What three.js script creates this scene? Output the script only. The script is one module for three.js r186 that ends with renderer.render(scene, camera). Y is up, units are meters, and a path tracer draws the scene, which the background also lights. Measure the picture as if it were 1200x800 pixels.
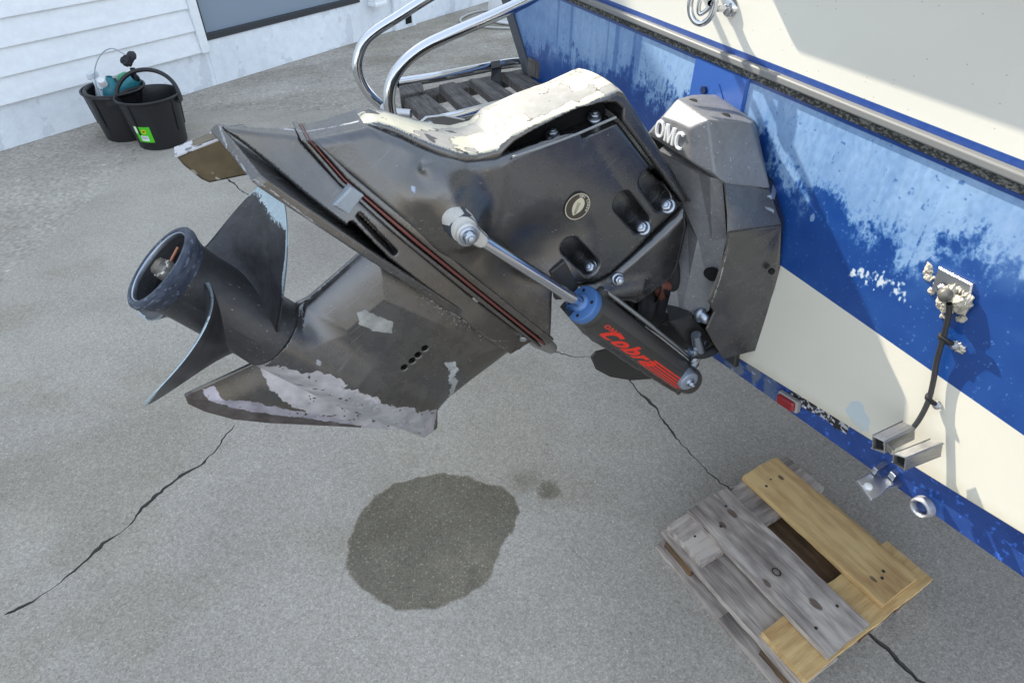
import * as THREE from 'three';
import { mergeGeometries, mergeVertices, toCreasedNormals } from 'three/addons/utils/BufferGeometryUtils.js';
import { RoundedBoxGeometry } from 'three/addons/geometries/RoundedBoxGeometry.js';
import { ConvexHull } from 'three/addons/math/ConvexHull.js';
import { FontLoader } from 'three/addons/loaders/FontLoader.js';
import { TextGeometry } from 'three/addons/geometries/TextGeometry.js';

// ---------------------------------------------------------------- camera, sky, sun, exposure
const scene = new THREE.Scene();
const camera = new THREE.PerspectiveCamera(56.86, 1024 / 682, 0.05, 400);
camera.position.set(0, 1.6, 0);
camera.rotation.x = -39.6 * Math.PI / 180;
const renderer = new THREE.WebGLRenderer({ antialias: true });
renderer.setSize(1024, 682);
renderer.toneMapping = THREE.LinearToneMapping;
renderer.toneMappingExposure = 2.6;
renderer.shadowMap.enabled = true;

const SUN_EL = 36.4 * Math.PI / 180, SUN_AZ = -43.3 * Math.PI / 180;       // azimuth from straight ahead, left negative
const sunDir = new THREE.Vector3(Math.sin(SUN_AZ) * Math.cos(SUN_EL), Math.sin(SUN_EL), -Math.cos(SUN_AZ) * Math.cos(SUN_EL));
{
  const W = 512, H = 256, data = new Float32Array(W * H * 4), v = new THREE.Vector3();
  for (let j = 0; j < H; j++) for (let i = 0; i < W; i++) {
    const el = ((j + .5) / H - .5) * Math.PI, az = ((i + .5) / W - .5) * 2 * Math.PI;
    v.set(Math.cos(el) * Math.cos(az), Math.sin(el), Math.cos(el) * Math.sin(az));
    const y = Math.max(v.y, 0), h = Math.pow(1 - y, 2.6), g = Math.max(v.dot(sunDir), 0);
    const glow = .30 * Math.pow(g, 10) + 1.1 * Math.pow(g, 90);
    let r = .36 + .46 * h + glow, gg = .44 + .44 * h + glow * .95, b = .56 + .38 * h + glow * .85;
    if (v.y < 0) { r = .34; gg = .33; b = .30; }
    const k = (j * W + i) * 4; data[k] = r; data[k + 1] = gg; data[k + 2] = b; data[k + 3] = 1;
  }
  const sky = new THREE.DataTexture(data, W, H, THREE.RGBAFormat, THREE.FloatType);
  sky.mapping = THREE.EquirectangularReflectionMapping; sky.magFilter = sky.minFilter = THREE.LinearFilter; sky.needsUpdate = true;
  scene.background = sky; scene.environment = sky;
}
const sun = new THREE.DirectionalLight(new THREE.Color(1, .93, .80), 3.2);
sun.position.copy(sunDir).multiplyScalar(20); sun.castShadow = true;
sun.shadow.mapSize.set(2048, 2048);
Object.assign(sun.shadow.camera, { left: -12, right: 12, top: 12, bottom: -12, near: 1, far: 60 });
scene.add(sun, sun.target);

// ---------------------------------------------------------------- helpers: frames, things, parts
const FRAMES = {
  world: { p: [0, 0, 0], a: 0 },
  boat: { p: [0.4566, 0, -1.2485], a: 24.3 },       // x into the hull, y up, z along the transom towards the near side
  house: { p: [-3.939, 0, -2.738], a: 55.2 },       // x along the facade, z out of it
  pallet: { p: [0.677, 0, -1.17], a: -59.3 },       // x along the top planks, z towards the left
};
const V3 = (a) => new THREE.Vector3(a[0], a[1], a[2]);
const used = {};
function numbered(n) { const k = used[n] = (used[n] ?? -1) + 1; return k ? n + '_' + String(k).padStart(3, '0') : n; }
function place(o, frame, base) {
  const f = FRAMES[frame], a = f.a * Math.PI / 180;
  o.rotation.y = a;
  o.position.set(...base).applyAxisAngle(new THREE.Vector3(0, 1, 0), a).add(V3(f.p));
  o.frameBase = base; scene.add(o);
}
function tag(o, label, category, group) { o.userData.label = label; o.userData.category = category; if (group) o.userData.group = group; return o; }
function thing(name, frame, base, label, category, group) {
  const o = new THREE.Group(); o.name = numbered(name); place(o, frame, base); o.rootBase = base; return tag(o, label, category, group);
}
function finish(m) { m.castShadow = m.receiveShadow = true; return m; }
function part(parent, name, geom, mat, label) {              // geometry is given in the frame of the thing
  let root = parent; while (!root.rootBase) root = root.parent;
  const b = root.rootBase, g = geom.clone(); g.translate(-b[0], -b[1], -b[2]);
  const m = finish(new THREE.Mesh(g, mat)); m.name = name; parent.add(m); if (label) m.userData.label = label; return m;
}
function solo(name, frame, base, geom, mat, label, category, group) {
  const g = geom.clone(); g.translate(-base[0], -base[1], -base[2]);
  const m = finish(new THREE.Mesh(g, mat)); m.name = numbered(name); place(m, frame, base); m.rootBase = base; return tag(m, label, category, group);
}
function struct(name, geom, mat) { const m = finish(new THREE.Mesh(geom, mat)); m.name = numbered(name); m.userData.kind = 'structure'; scene.add(m); m.rootBase = [0, 0, 0]; return m; }

// ---------------------------------------------------------------- helpers: noise
function rng(seed) { let s = seed >>> 0; return () => { s = (s + 0x6D2B79F5) >>> 0; let t = Math.imul(s ^ (s >>> 15), 1 | s); t = (t + Math.imul(t ^ (t >>> 7), 61 | t)) ^ t; return ((t ^ (t >>> 14)) >>> 0) / 4294967296; }; }
function hash(x, y, s) { let h = Math.imul(x, 374761393) + Math.imul(y, 668265263) + Math.imul(s, 1274126177); h = Math.imul(h ^ (h >>> 13), 1274126177); h ^= h >>> 16; return (h >>> 0) / 4294967296; }
function vn(x, y, s = 0) {
  const xi = Math.floor(x), yi = Math.floor(y); let fx = x - xi, fy = y - yi; fx = fx * fx * (3 - 2 * fx); fy = fy * fy * (3 - 2 * fy);
  const a = hash(xi, yi, s), b = hash(xi + 1, yi, s), c = hash(xi, yi + 1, s), d = hash(xi + 1, yi + 1, s);
  return a + (b - a) * fx + (c - a) * fy + (a - b - c + d) * fx * fy;
}
function fbm(x, y, o = 4, s = 0) { let v = 0, a = .5, t = 0; for (let i = 0; i < o; i++) { v += a * vn(x, y, s + i * 17); t += a; x *= 2.03; y *= 2.03; a *= .5; } return v / t; }
const clamp = (v, a = 0, b = 1) => Math.min(b, Math.max(a, v)), ss = (a, b, v) => { const t = clamp((v - a) / (b - a)); return t * t * (3 - 2 * t); }, lerp = (a, b, t) => a + (b - a) * t;
function table(pts) { return (x) => { if (x <= pts[0][0]) return pts[0][1]; for (let i = 1; i < pts.length; i++) if (x <= pts[i][0]) return lerp(pts[i - 1][1], pts[i][1], (x - pts[i - 1][0]) / (pts[i][0] - pts[i - 1][0])); return pts[pts.length - 1][1]; }; }

// signed distance to a polygon in the plane
function polyD(P) {
  const n = P.length;
  return (x, y) => {
    let d = 1e9, s = 1;
    for (let i = 0, j = n - 1; i < n; j = i++) {
      const ex = P[j][0] - P[i][0], ey = P[j][1] - P[i][1], wx = x - P[i][0], wy = y - P[i][1];
      const t = clamp((wx * ex + wy * ey) / (ex * ex + ey * ey + 1e-12)), bx = wx - ex * t, by = wy - ey * t;
      d = Math.min(d, bx * bx + by * by);
      const c1 = y >= P[i][1], c2 = y < P[j][1], c3 = ex * wy > ey * wx;
      if ((c1 && c2 && c3) || (!c1 && !c2 && !c3)) s = -s;
    }
    return s * Math.sqrt(d);
  };
}
const segD2 = (x, y, a, b) => { const ex = b[0] - a[0], ey = b[1] - a[1], t = clamp(((x - a[0]) * ex + (y - a[1]) * ey) / (ex * ex + ey * ey)); return Math.hypot(x - a[0] - ex * t, y - a[1] - ey * t); };
function capD(x, y, z, a, b, r1, r2 = r1) {
  const ex = b[0] - a[0], ey = b[1] - a[1], ez = b[2] - a[2], t = clamp(((x - a[0]) * ex + (y - a[1]) * ey + (z - a[2]) * ez) / (ex * ex + ey * ey + ez * ez));
  return Math.hypot(x - a[0] - ex * t, y - a[1] - ey * t, z - a[2] - ez * t) - lerp(r1, r2, t);
}
const smin = (a, b, k) => { const h = Math.max(k - Math.abs(a - b), 0) / k; return Math.min(a, b) - h * h * k * .25; }, smax = (a, b, k) => -smin(-a, -b, k);
const ext = (d2, dz, r) => { const a = d2 + r, b = dz + r; return Math.min(Math.max(a, b), 0) + Math.hypot(Math.max(a, 0), Math.max(b, 0)) - r; };

// surface nets over a signed distance field; uv is a plan of the thing in metres
function sdfMesh(f, lo, hi, c, uvAxes = [0, 1]) {
  const n = [0, 1, 2].map((i) => Math.ceil((hi[i] - lo[i]) / c) + 1), [nx, ny, nz] = n, G = new Float32Array(nx * ny * nz), B = 4, R = B * c * .87 * 1.25 + c;
  for (let k0 = 0; k0 < nz; k0 += B) for (let j0 = 0; j0 < ny; j0 += B) for (let i0 = 0; i0 < nx; i0 += B) {
    const dm = f(lo[0] + (i0 + B / 2 - .5) * c, lo[1] + (j0 + B / 2 - .5) * c, lo[2] + (k0 + B / 2 - .5) * c), far = Math.abs(dm) > R;
    for (let k = k0; k < Math.min(nz, k0 + B); k++) for (let j = j0; j < Math.min(ny, j0 + B); j++) for (let i = i0; i < Math.min(nx, i0 + B); i++)
      G[(k * ny + j) * nx + i] = far ? dm : f(lo[0] + i * c, lo[1] + j * c, lo[2] + k * c);
  }
  const id = new Int32Array(nx * ny * nz).fill(-1), pos = [], idx = [], E = [[0, 1], [2, 3], [4, 5], [6, 7], [0, 2], [1, 3], [4, 6], [5, 7], [0, 4], [1, 5], [2, 6], [3, 7]];
  const off = [0, 1, nx, nx + 1, nx * ny, nx * ny + 1, nx * ny + nx, nx * ny + nx + 1], e = c * .35;
  for (let k = 0; k < nz - 1; k++) for (let j = 0; j < ny - 1; j++) for (let i = 0; i < nx - 1; i++) {
    const o = (k * ny + j) * nx + i; let m = 0;
    for (let q = 0; q < 8; q++) if (G[o + off[q]] < 0) m |= 1 << q;
    if (m === 0 || m === 255) continue;
    let x = 0, y = 0, z = 0, t = 0;
    for (const [a, b] of E) if (((m >> a) & 1) !== ((m >> b) & 1)) {
      const ga = G[o + off[a]], gb = G[o + off[b]], u = ga / (ga - gb);
      x += (a & 1) + u * ((b & 1) - (a & 1)); y += ((a >> 1) & 1) + u * (((b >> 1) & 1) - ((a >> 1) & 1)); z += (a >> 2) + u * ((b >> 2) - (a >> 2)); t++;
    }
    id[o] = pos.length / 3; pos.push(lo[0] + (i + x / t) * c, lo[1] + (j + y / t) * c, lo[2] + (k + z / t) * c);
  }
  for (let k = 1; k < nz - 1; k++) for (let j = 1; j < ny - 1; j++) for (let i = 1; i < nx - 1; i++) {
    const o = (k * ny + j) * nx + i, s = G[o] < 0;
    const quad = (p, q, r, w, fl) => { if (p < 0 || q < 0 || r < 0 || w < 0) return; if (fl) idx.push(p, q, r, p, r, w); else idx.push(p, r, q, p, w, r); };
    if (s !== G[o + 1] < 0) quad(id[o - nx - nx * ny], id[o - nx * ny], id[o], id[o - nx], s);
    if (s !== G[o + nx] < 0) quad(id[o - 1 - nx * ny], id[o - nx * ny], id[o], id[o - 1], !s);
    if (s !== G[o + nx * ny] < 0) quad(id[o - 1 - nx], id[o - nx], id[o], id[o - 1], s);
  }
  const nor = new Float32Array(pos.length), uv = new Float32Array(pos.length / 3 * 2);
  for (let v = 0; v < pos.length; v += 3) {
    for (let it = 0; it < 2; it++) {
      const [x, y, z] = [pos[v], pos[v + 1], pos[v + 2]];
      let gx = f(x + e, y, z) - f(x - e, y, z), gy = f(x, y + e, z) - f(x, y - e, z), gz = f(x, y, z + e) - f(x, y, z - e); const l = Math.hypot(gx, gy, gz) || 1; gx /= l; gy /= l; gz /= l;
      if (it === 0) { const d = clamp(f(x, y, z), -c * .6, c * .6); pos[v] -= gx * d; pos[v + 1] -= gy * d; pos[v + 2] -= gz * d; } else { nor[v] = gx; nor[v + 1] = gy; nor[v + 2] = gz; }
    }
    const tilt = uvAxes[1] === 1 ? (1 - Math.abs(nor[v + 2])) * pos[v + 2] * .7 : 0;
    uv[v / 3 * 2] = pos[v + uvAxes[0]] + tilt; uv[v / 3 * 2 + 1] = pos[v + uvAxes[1]] - tilt;
  }
  const g = new THREE.BufferGeometry();
  g.setAttribute('position', new THREE.Float32BufferAttribute(pos, 3)); g.setAttribute('normal', new THREE.Float32BufferAttribute(nor, 3)); g.setAttribute('uv', new THREE.Float32BufferAttribute(uv, 2)); g.setIndex(idx);
  return g;
}
// rounded convex solid through given corner points
function hullD(pts, r = .004) {
  const h = new ConvexHull().setFromPoints(pts.map(V3)), pl = [];
  for (const f of h.faces) { const n = f.normal, d = f.constant; if (!pl.some((p) => p[0] * n.x + p[1] * n.y + p[2] * n.z > .9995)) pl.push([n.x, n.y, n.z, d]); }
  return (x, y, z) => { let d = -1e9; for (const p of pl) d = d < -1e8 ? p[0] * x + p[1] * y + p[2] * z - p[3] : smax(d, p[0] * x + p[1] * y + p[2] * z - p[3], r); return d; };
}
const boundsOf = (pts, m = .012) => [[0, 1, 2].map((i) => Math.min(...pts.map((p) => p[i])) - m), [0, 1, 2].map((i) => Math.max(...pts.map((p) => p[i])) + m)];
function hullMesh(pts, r, c, axes) { const [lo, hi] = boundsOf(pts); return sdfMesh(hullD(pts, r), lo, hi, c, axes); }

// box-mapped uv in metres on a flat shaded copy
function boxUV(g0) {
  const g = g0.index ? g0.toNonIndexed() : g0.clone(), p = g.attributes.position, n = g.attributes.normal, uv = new Float32Array(p.count * 2);
  for (let i = 0; i < p.count; i += 3) {
    let ax = 0, ay = 0, az = 0; for (let k = 0; k < 3; k++) { ax += n.getX(i + k); ay += n.getY(i + k); az += n.getZ(i + k); } ax = Math.abs(ax); ay = Math.abs(ay); az = Math.abs(az);
    for (let k = 0; k < 3; k++) { const x = p.getX(i + k), y = p.getY(i + k), z = p.getZ(i + k); const [u, v] = az >= ax && az >= ay ? [x, y] : ax >= ay ? [z, y] : [x, z]; uv[(i + k) * 2] = u; uv[(i + k) * 2 + 1] = v; }
  }
  g.setAttribute('uv', new THREE.BufferAttribute(uv, 2)); return g;
}
// a plate: outline in space, extended by a vector, its front edge chamfered
function slab(pts, depth, bevel = .002) {
  const P = pts.map(V3), n = new THREE.Vector3(), D = V3(depth), N = P.length;
  for (let i = 0; i < N; i++) { const a = P[i], b = P[(i + 1) % N]; n.x += (a.y - b.y) * (a.z + b.z); n.y += (a.z - b.z) * (a.x + b.x); n.z += (a.x - b.x) * (a.y + b.y); }
  n.normalize(); if (n.dot(D) > 0) { P.reverse(); n.negate(); }
  const u = new THREE.Vector3().subVectors(P[1], P[0]); u.addScaledVector(n, -u.dot(n)).normalize(); const w = new THREE.Vector3().crossVectors(n, u);
  const Q = P.map((p) => new THREE.Vector2(p.dot(u), p.dot(w)));
  const ring0 = P.map((p, i) => {
    const a = Q[(i + N - 1) % N], b = Q[i], c = Q[(i + 1) % N], d1 = b.clone().sub(a).normalize(), d2 = c.clone().sub(b).normalize(), m = new THREE.Vector2(-d1.y - d2.y, d1.x + d2.x).normalize(), s = bevel / Math.max(.35, m.x * -d1.y + m.y * d1.x);
    return p.clone().addScaledVector(u, m.x * s).addScaledVector(w, m.y * s);
  });
  const ring1 = P.map((p) => p.clone().addScaledVector(n, -bevel)), ring2 = P.map((p) => p.clone().add(D)), pos = [];
  const tri = (a, b, c) => pos.push(a.x, a.y, a.z, b.x, b.y, b.z, c.x, c.y, c.z);
  const T = THREE.ShapeUtils.triangulateShape(Q, []);
  for (const [a, b, c] of T) { tri(ring0[a], ring0[b], ring0[c]); tri(ring2[c], ring2[b], ring2[a]); }
  for (const [A, Bq] of [[ring0, ring1], [ring1, ring2]]) for (let i = 0; i < N; i++) { const j = (i + 1) % N; tri(A[i], Bq[i], Bq[j]); tri(A[i], Bq[j], A[j]); }
  const g = new THREE.BufferGeometry(); g.setAttribute('position', new THREE.Float32BufferAttribute(pos, 3)); g.computeVertexNormals(); return boxUV(toCreasedNormals(g, .4));
}
function loft(rows, off) {                                     // facets between rows of points, closed by a back shifted by off
  const pos = [], full = rows.map((r) => { const p = r.map(V3), o = V3(off); return [...p, p[p.length - 1].clone().add(o), p[0].clone().add(o)]; }), n = full[0].length;
  const tri = (a, b, c) => pos.push(a.x, a.y, a.z, b.x, b.y, b.z, c.x, c.y, c.z);
  for (let i = 0; i < full.length - 1; i++) for (let j = 0; j < n; j++) { const k = (j + 1) % n; tri(full[i][j], full[i + 1][j], full[i + 1][k]); tri(full[i][j], full[i + 1][k], full[i][k]); }
  for (const [r, f] of [[full[0], 0], [full[full.length - 1], 1]]) for (let j = 1; j < n - 1; j++) f ? tri(r[0], r[j + 1], r[j]) : tri(r[0], r[j], r[j + 1]);
  const g = new THREE.BufferGeometry(); g.setAttribute('position', new THREE.Float32BufferAttribute(pos, 3)); g.computeVertexNormals(); return boxUV(toCreasedNormals(g, .2));
}
function box(x0, x1, y0, y1, z0, z1, r = .003) { const g = new RoundedBoxGeometry(x1 - x0, y1 - y0, z1 - z0, 1, r); g.translate((x0 + x1) / 2, (y0 + y1) / 2, (z0 + z1) / 2); return boxUV(g); }
function cyl(a, b, r1, r2 = r1, seg = 24, open = false) {
  const A = V3(a), Bv = V3(b), d = Bv.clone().sub(A), g = new THREE.CylinderGeometry(r2, r1, d.length(), seg, 1, open);
  g.applyQuaternion(new THREE.Quaternion().setFromUnitVectors(new THREE.Vector3(0, 1, 0), d.clone().normalize())); g.translate((A.x + Bv.x) / 2, (A.y + Bv.y) / 2, (A.z + Bv.z) / 2); return g;
}
function lathe(a, b, prof, seg = 40) {                        // prof: [radius, distance from a along a->b]
  const g = new THREE.LatheGeometry(prof.map((p) => new THREE.Vector2(p[0], p[1])), seg), d = V3(b).sub(V3(a)).normalize();
  g.applyQuaternion(new THREE.Quaternion().setFromUnitVectors(new THREE.Vector3(0, 1, 0), d)); g.translate(...a); return g;
}
function tube(pts, r, seg = 60, rs = 12, closed = false, tension = .5) { return new THREE.TubeGeometry(new THREE.CatmullRomCurve3(pts.map(V3), closed, 'catmullrom', tension), seg, r, rs, closed); }
const merge = (...g) => mergeGeometries(g.map((q) => { const c = q.index ? q.toNonIndexed() : q.clone(); for (const k of Object.keys(c.attributes)) if (!['position', 'normal', 'uv'].includes(k)) c.deleteAttribute(k); return c; }));
const add3 = (a, b, k = 1) => [a[0] + b[0] * k, a[1] + b[1] * k, a[2] + b[2] * k];

// ---------------------------------------------------------------- helpers: textures
function tex(w, h, fn, srgb = true) {                         // fn(u, v) -> [r, g, b] 0..255, v upwards
  const d = new Uint8Array(w * h * 4);
  for (let j = 0; j < h; j++) for (let i = 0; i < w; i++) { const c = fn((i + .5) / w, (j + .5) / h, i, j), k = (j * w + i) * 4; d[k] = clamp(c[0], 0, 255); d[k + 1] = clamp(c[1], 0, 255); d[k + 2] = clamp(c[2], 0, 255); d[k + 3] = 255; }
  return dtex(d, w, h, srgb);
}
function dtex(d, w, h, srgb) { const t = new THREE.DataTexture(d, w, h); t.wrapS = t.wrapT = THREE.RepeatWrapping; t.magFilter = THREE.LinearFilter; t.minFilter = THREE.LinearMipmapLinearFilter; t.generateMipmaps = true; if (srgb) t.colorSpace = THREE.SRGBColorSpace; t.needsUpdate = true; return t; }
function canvasTex(w, h, draw) { const c = document.createElement('canvas'); c.width = w; c.height = h; draw(c.getContext('2d'), w, h); const t = new THREE.CanvasTexture(c); t.colorSpace = THREE.SRGBColorSpace; return t; }
function scaled(t, sx, sy = sx, ox = 0, oy = 0) { const c = t.clone(); c.wrapS = c.wrapT = THREE.RepeatWrapping; c.repeat.set(1 / sx, 1 / sy); c.offset.set(ox, oy); c.needsUpdate = true; return c; }
const std = (color, roughness, metalness = 0, extra = {}) => new THREE.MeshStandardMaterial({ color, roughness, metalness, ...extra });
const lin = (r, g, b) => new THREE.Color().setRGB(r, g, b);

const grainTex = tex(512, 512, (u, v, i, j) => { const g = hash(i, j, 5) * .35 + vn(u * 128, v * 128, 3) * .4 + vn(u * 64, v * 64, 9) * .25; const q = g * 255; return [q, q, q]; }, false);

const M = {
  chrome: std(lin(.62, .63, .65), .1, 1),
  steel: std(lin(.55, .56, .58), .28, 1, { bumpMap: scaled(grainTex, .1), bumpScale: .0004 }),
  galv: std(lin(.5, .52, .54), .4, 1),
  boltSteel: std(lin(.42, .46, .52), .35, 1),
  blackPlastic: std(lin(.012, .012, .014), .42, 0, { bumpMap: scaled(grainTex, .2), bumpScale: .0003 }),
  rubber: std(lin(.014, .014, .016), .75),
  hole: std(lin(.004, .004, .004), .9),
  white: std(lin(.72, .73, .73), .5),
};
// ---------------------------------------------------------------- pavement
{
  const stain = polyD([[-0.462, 0.959], [-0.469, 1.018], [-0.463, 1.104], [-0.428, 1.18], [-0.368, 1.235], [-0.291, 1.265], [-0.212, 1.279], [-0.138, 1.265], [-0.088, 1.235], [-0.027, 1.222], [0.008, 1.184], [0.02, 1.131], [0.002, 1.061], [-0.029, 1.027], [-0.039, 0.989], [-0.055, 0.957], [-0.061, 0.923], [-0.088, 0.891], [-0.141, 0.859], [-0.207, 0.833], [-0.307, 0.826], [-0.346, 0.847], [-0.396, 0.883], [-0.445, 0.921]]);
  const dropC = [0.111, 1.209], dropD = [0.032, 1.252], warm = [1.11, 0.826], warm2 = [-0.13, 0.936];
  const conc = (X, F, fine) => {
    let m = (fbm(X * 1.1 + 3, F * 1.1, 4, 11) - .5) * 30 + (fbm(X * 5, F * 5, 5, 23) - .5) * 16 + (fbm(X * .35 + 9, F * .35, 3, 71) - .5) * 22;
    const blot = ss(.56, .75, fbm(X * 1.7 + 5, F * 2.4 + 1, 4, 37)), far = ss(2.6, 5, F);
    let r = 163 + m - blot * 9, g = 156 + m - blot * 10, b = 145 + m * .95 - blot * 13;
    const str = (fbm(X * 1.3 + F * .9, (F - X * .6) * 5, 4, 51) - .5) * far * 46; r += str; g += str; b += str;     // rubbed marks on the old slab near the wall
    let sp = 0;
    if (fine) { sp = (vn(X * 260, F * 260, 7) - .5) * 26 + (vn(X * 620, F * 620, 8) - .5) * 40 + (vn(X * 120, F * 120, 13) - .5) * 8; const h1 = vn(X * 340 + 9, F * 340, 4), h2 = vn(X * 300, F * 300 + 5, 6); if (h1 > .93) sp -= 30; if (h2 > .93) sp += 34; }
    r += sp; g += sp; b += sp;
    // oil that soaked in below the drive
    let d = stain(X, F) + (fbm(X * 30, F * 30, 3, 61) - .5) * .016;
    const soft = X > .01 && F > 1.22 ? .055 : .005; let s = 1 - ss(-soft, soft, d);
    s = Math.max(s, (1 - ss(.022, .045, Math.hypot(X - dropC[0], F - dropC[1]) + (fbm(X * 40, F * 40, 3, 63) - .5) * .02)) * .75, (1 - ss(.01, .075, Math.hypot(X - dropD[0], F - dropD[1]) + (fbm(X * 25, F * 25, 3, 65) - .5) * .05)) * .42);
    if (s > 0) {
      const y = ss(.45, .7, fbm(X * 9, F * 9, 3, 67)) * (1 - ss(.04, .15, Math.hypot(X - warm2[0], F - warm2[1])));
      const k = 1 - s * (.33 - .08 * y - (fbm(X * 14, F * 14, 3, 68) - .5) * .1); const gl = fine ? ss(.80, .93, vn(X * 330, F * 330 + 7, 16)) * 46 * s : 0; r = r * k * (1 - .01 * s) + gl; g = g * k * (1 - .035 * s) + gl; b = b * k * (1 - .10 * s) + gl * .85;
    }
    return [r, g, b];
  };
  const bump = grainTex;
  const N0 = [-2.3, .22], NS = [4.8, 4.3];
  const nearMap = tex(2048, 2048, (u, v) => conc(N0[0] + u * NS[0], N0[1] + v * NS[1], true));
  const b1 = bump.clone(); b1.repeat.set(NS[0] / .55, NS[1] / .55); b1.needsUpdate = true;
  const nearMat = std(0xffffff, .88, 0, { map: nearMap, bumpMap: b1, bumpScale: .0014 });
  const F0 = [-6, -6], FS = [18, 18];
  const farMat = std(0xffffff, .9, 0, { map: tex(1536, 1536, (u, v) => conc(F0[0] + u * FS[0], F0[1] + v * FS[1], true)) });
  const flat = (shape, o, s) => { const g = new THREE.ShapeGeometry(shape), p = g.attributes.position, uv = g.attributes.uv; for (let i = 0; i < p.count; i++) uv.setXY(i, (p.getX(i) - o[0]) / s[0], (p.getY(i) - o[1]) / s[1]); g.rotateX(-Math.PI / 2); return g; };
  const rect = (o, s, S = THREE.Shape) => { const h = new S(); h.moveTo(o[0], o[1]); h.lineTo(o[0] + s[0], o[1]); h.lineTo(o[0] + s[0], o[1] + s[1]); h.lineTo(o[0], o[1] + s[1]); h.closePath(); return h; };
  // cracks are real grooves through the near slab
  const R = rng(7), cracks = [
    [[[-0.947, 1.488], [-0.97, 1.43], [-0.971, 1.392], [-1.002, 1.31], [-1.034, 1.285], [-1.076, 1.225], [-1.12, 1.146], [-1.128, 1.081], [-1.175, 1.024], [-1.203, 0.962], [-1.232, 0.906], [-1.275, 0.852], [-1.326, 0.81]], .0026],
    [[[0.433, 1.729], [0.456, 1.652], [0.512, 1.565], [0.518, 1.516], [0.563, 1.403], [0.591, 1.348], [0.625, 1.282], [0.653, 1.242], [0.686, 1.206], [0.749, 1.072], [0.829, 0.886], [0.906, 0.77], [0.941, 0.727], [0.958, 0.687], [0.989, 0.644], [1.017, 0.589]], .003],
    [[[0.134, 1.892], [0.183, 1.866], [0.238, 1.841], [0.297, 1.841], [0.372, 1.782], [0.417, 1.753]], .002],
    [[[-1.664, 3.426], [-1.588, 3.348], [-1.512, 3.251], [-1.43, 3.189], [-1.253, 3.128]], .004],
  ];
  const slabShape = rect(N0, NS), floorMat = std(lin(.10, .095, .085), .95), holes = [];
  for (const [c, w0] of cracks) {
    const pts = []; for (let i = 0; i < c.length - 1; i++) { const n = Math.max(2, Math.round(Math.hypot(c[i + 1][0] - c[i][0], c[i + 1][1] - c[i][1]) / .012)); for (let k = 0; k < n; k++) pts.push([lerp(c[i][0], c[i + 1][0], k / n), lerp(c[i][1], c[i + 1][1], k / n)]); } pts.push(c[c.length - 1]);
    const L = [], Rr = [], C = [];
    pts.forEach((p, i) => {
      const a = pts[Math.max(0, i - 1)], b = pts[Math.min(pts.length - 1, i + 1)], dx = b[0] - a[0], dy = b[1] - a[1], l = Math.hypot(dx, dy), nx = -dy / l, ny = dx / l, j = (R() - .5) * .007;
      const w = (i === 0 || i === pts.length - 1) ? .0003 : w0 * (.35 + 1.9 * 2.1 * Math.pow(fbm(i * .16, w0 * 5000, 4, 5), 2.6) + (R() < .12 ? R() * 1.1 : 0));
      const q = [p[0] + nx * j, p[1] + ny * j]; C.push(q); L.push([q[0] + nx * w, q[1] + ny * w]); Rr.push([q[0] - nx * w, q[1] - ny * w]);
    });
    const h = new THREE.Path(); [...L, ...Rr.slice().reverse()].forEach((p, i) => i ? h.lineTo(...p) : h.moveTo(...p)); h.closePath(); slabShape.holes.push(h);
    const pos = [], t = (a, b, cc) => pos.push(...a, ...b, ...cc), up = (p) => [p[0], 0, -p[1]], dn = (p) => [p[0], -.016, -p[1]];
    for (let i = 0; i < C.length - 1; i++) { t(up(L[i]), dn(C[i]), dn(C[i + 1])); t(up(L[i]), dn(C[i + 1]), up(L[i + 1])); t(up(Rr[i]), dn(C[i + 1]), dn(C[i])); t(up(Rr[i]), up(Rr[i + 1]), dn(C[i + 1])); }
    const g = new THREE.BufferGeometry(); g.setAttribute('position', new THREE.Float32BufferAttribute(pos, 3)); g.computeVertexNormals(); holes.push(boxUV(g));
  }
  const near = struct('pavement', flat(slabShape, N0, NS), nearMat);
  for (const g of holes) part(near, 'crack', g, floorMat);
  const farShape = rect(F0, FS); farShape.holes.push(rect(N0, NS, THREE.Path)); struct('pavement', flat(farShape, F0, FS), farMat);
  const wide = rect([-150, -150], [300, 300]); wide.holes.push(rect(F0, FS, THREE.Path)); struct('ground', flat(wide, F0, FS), std(lin(.34, .31, .26), .95));
}

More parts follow.
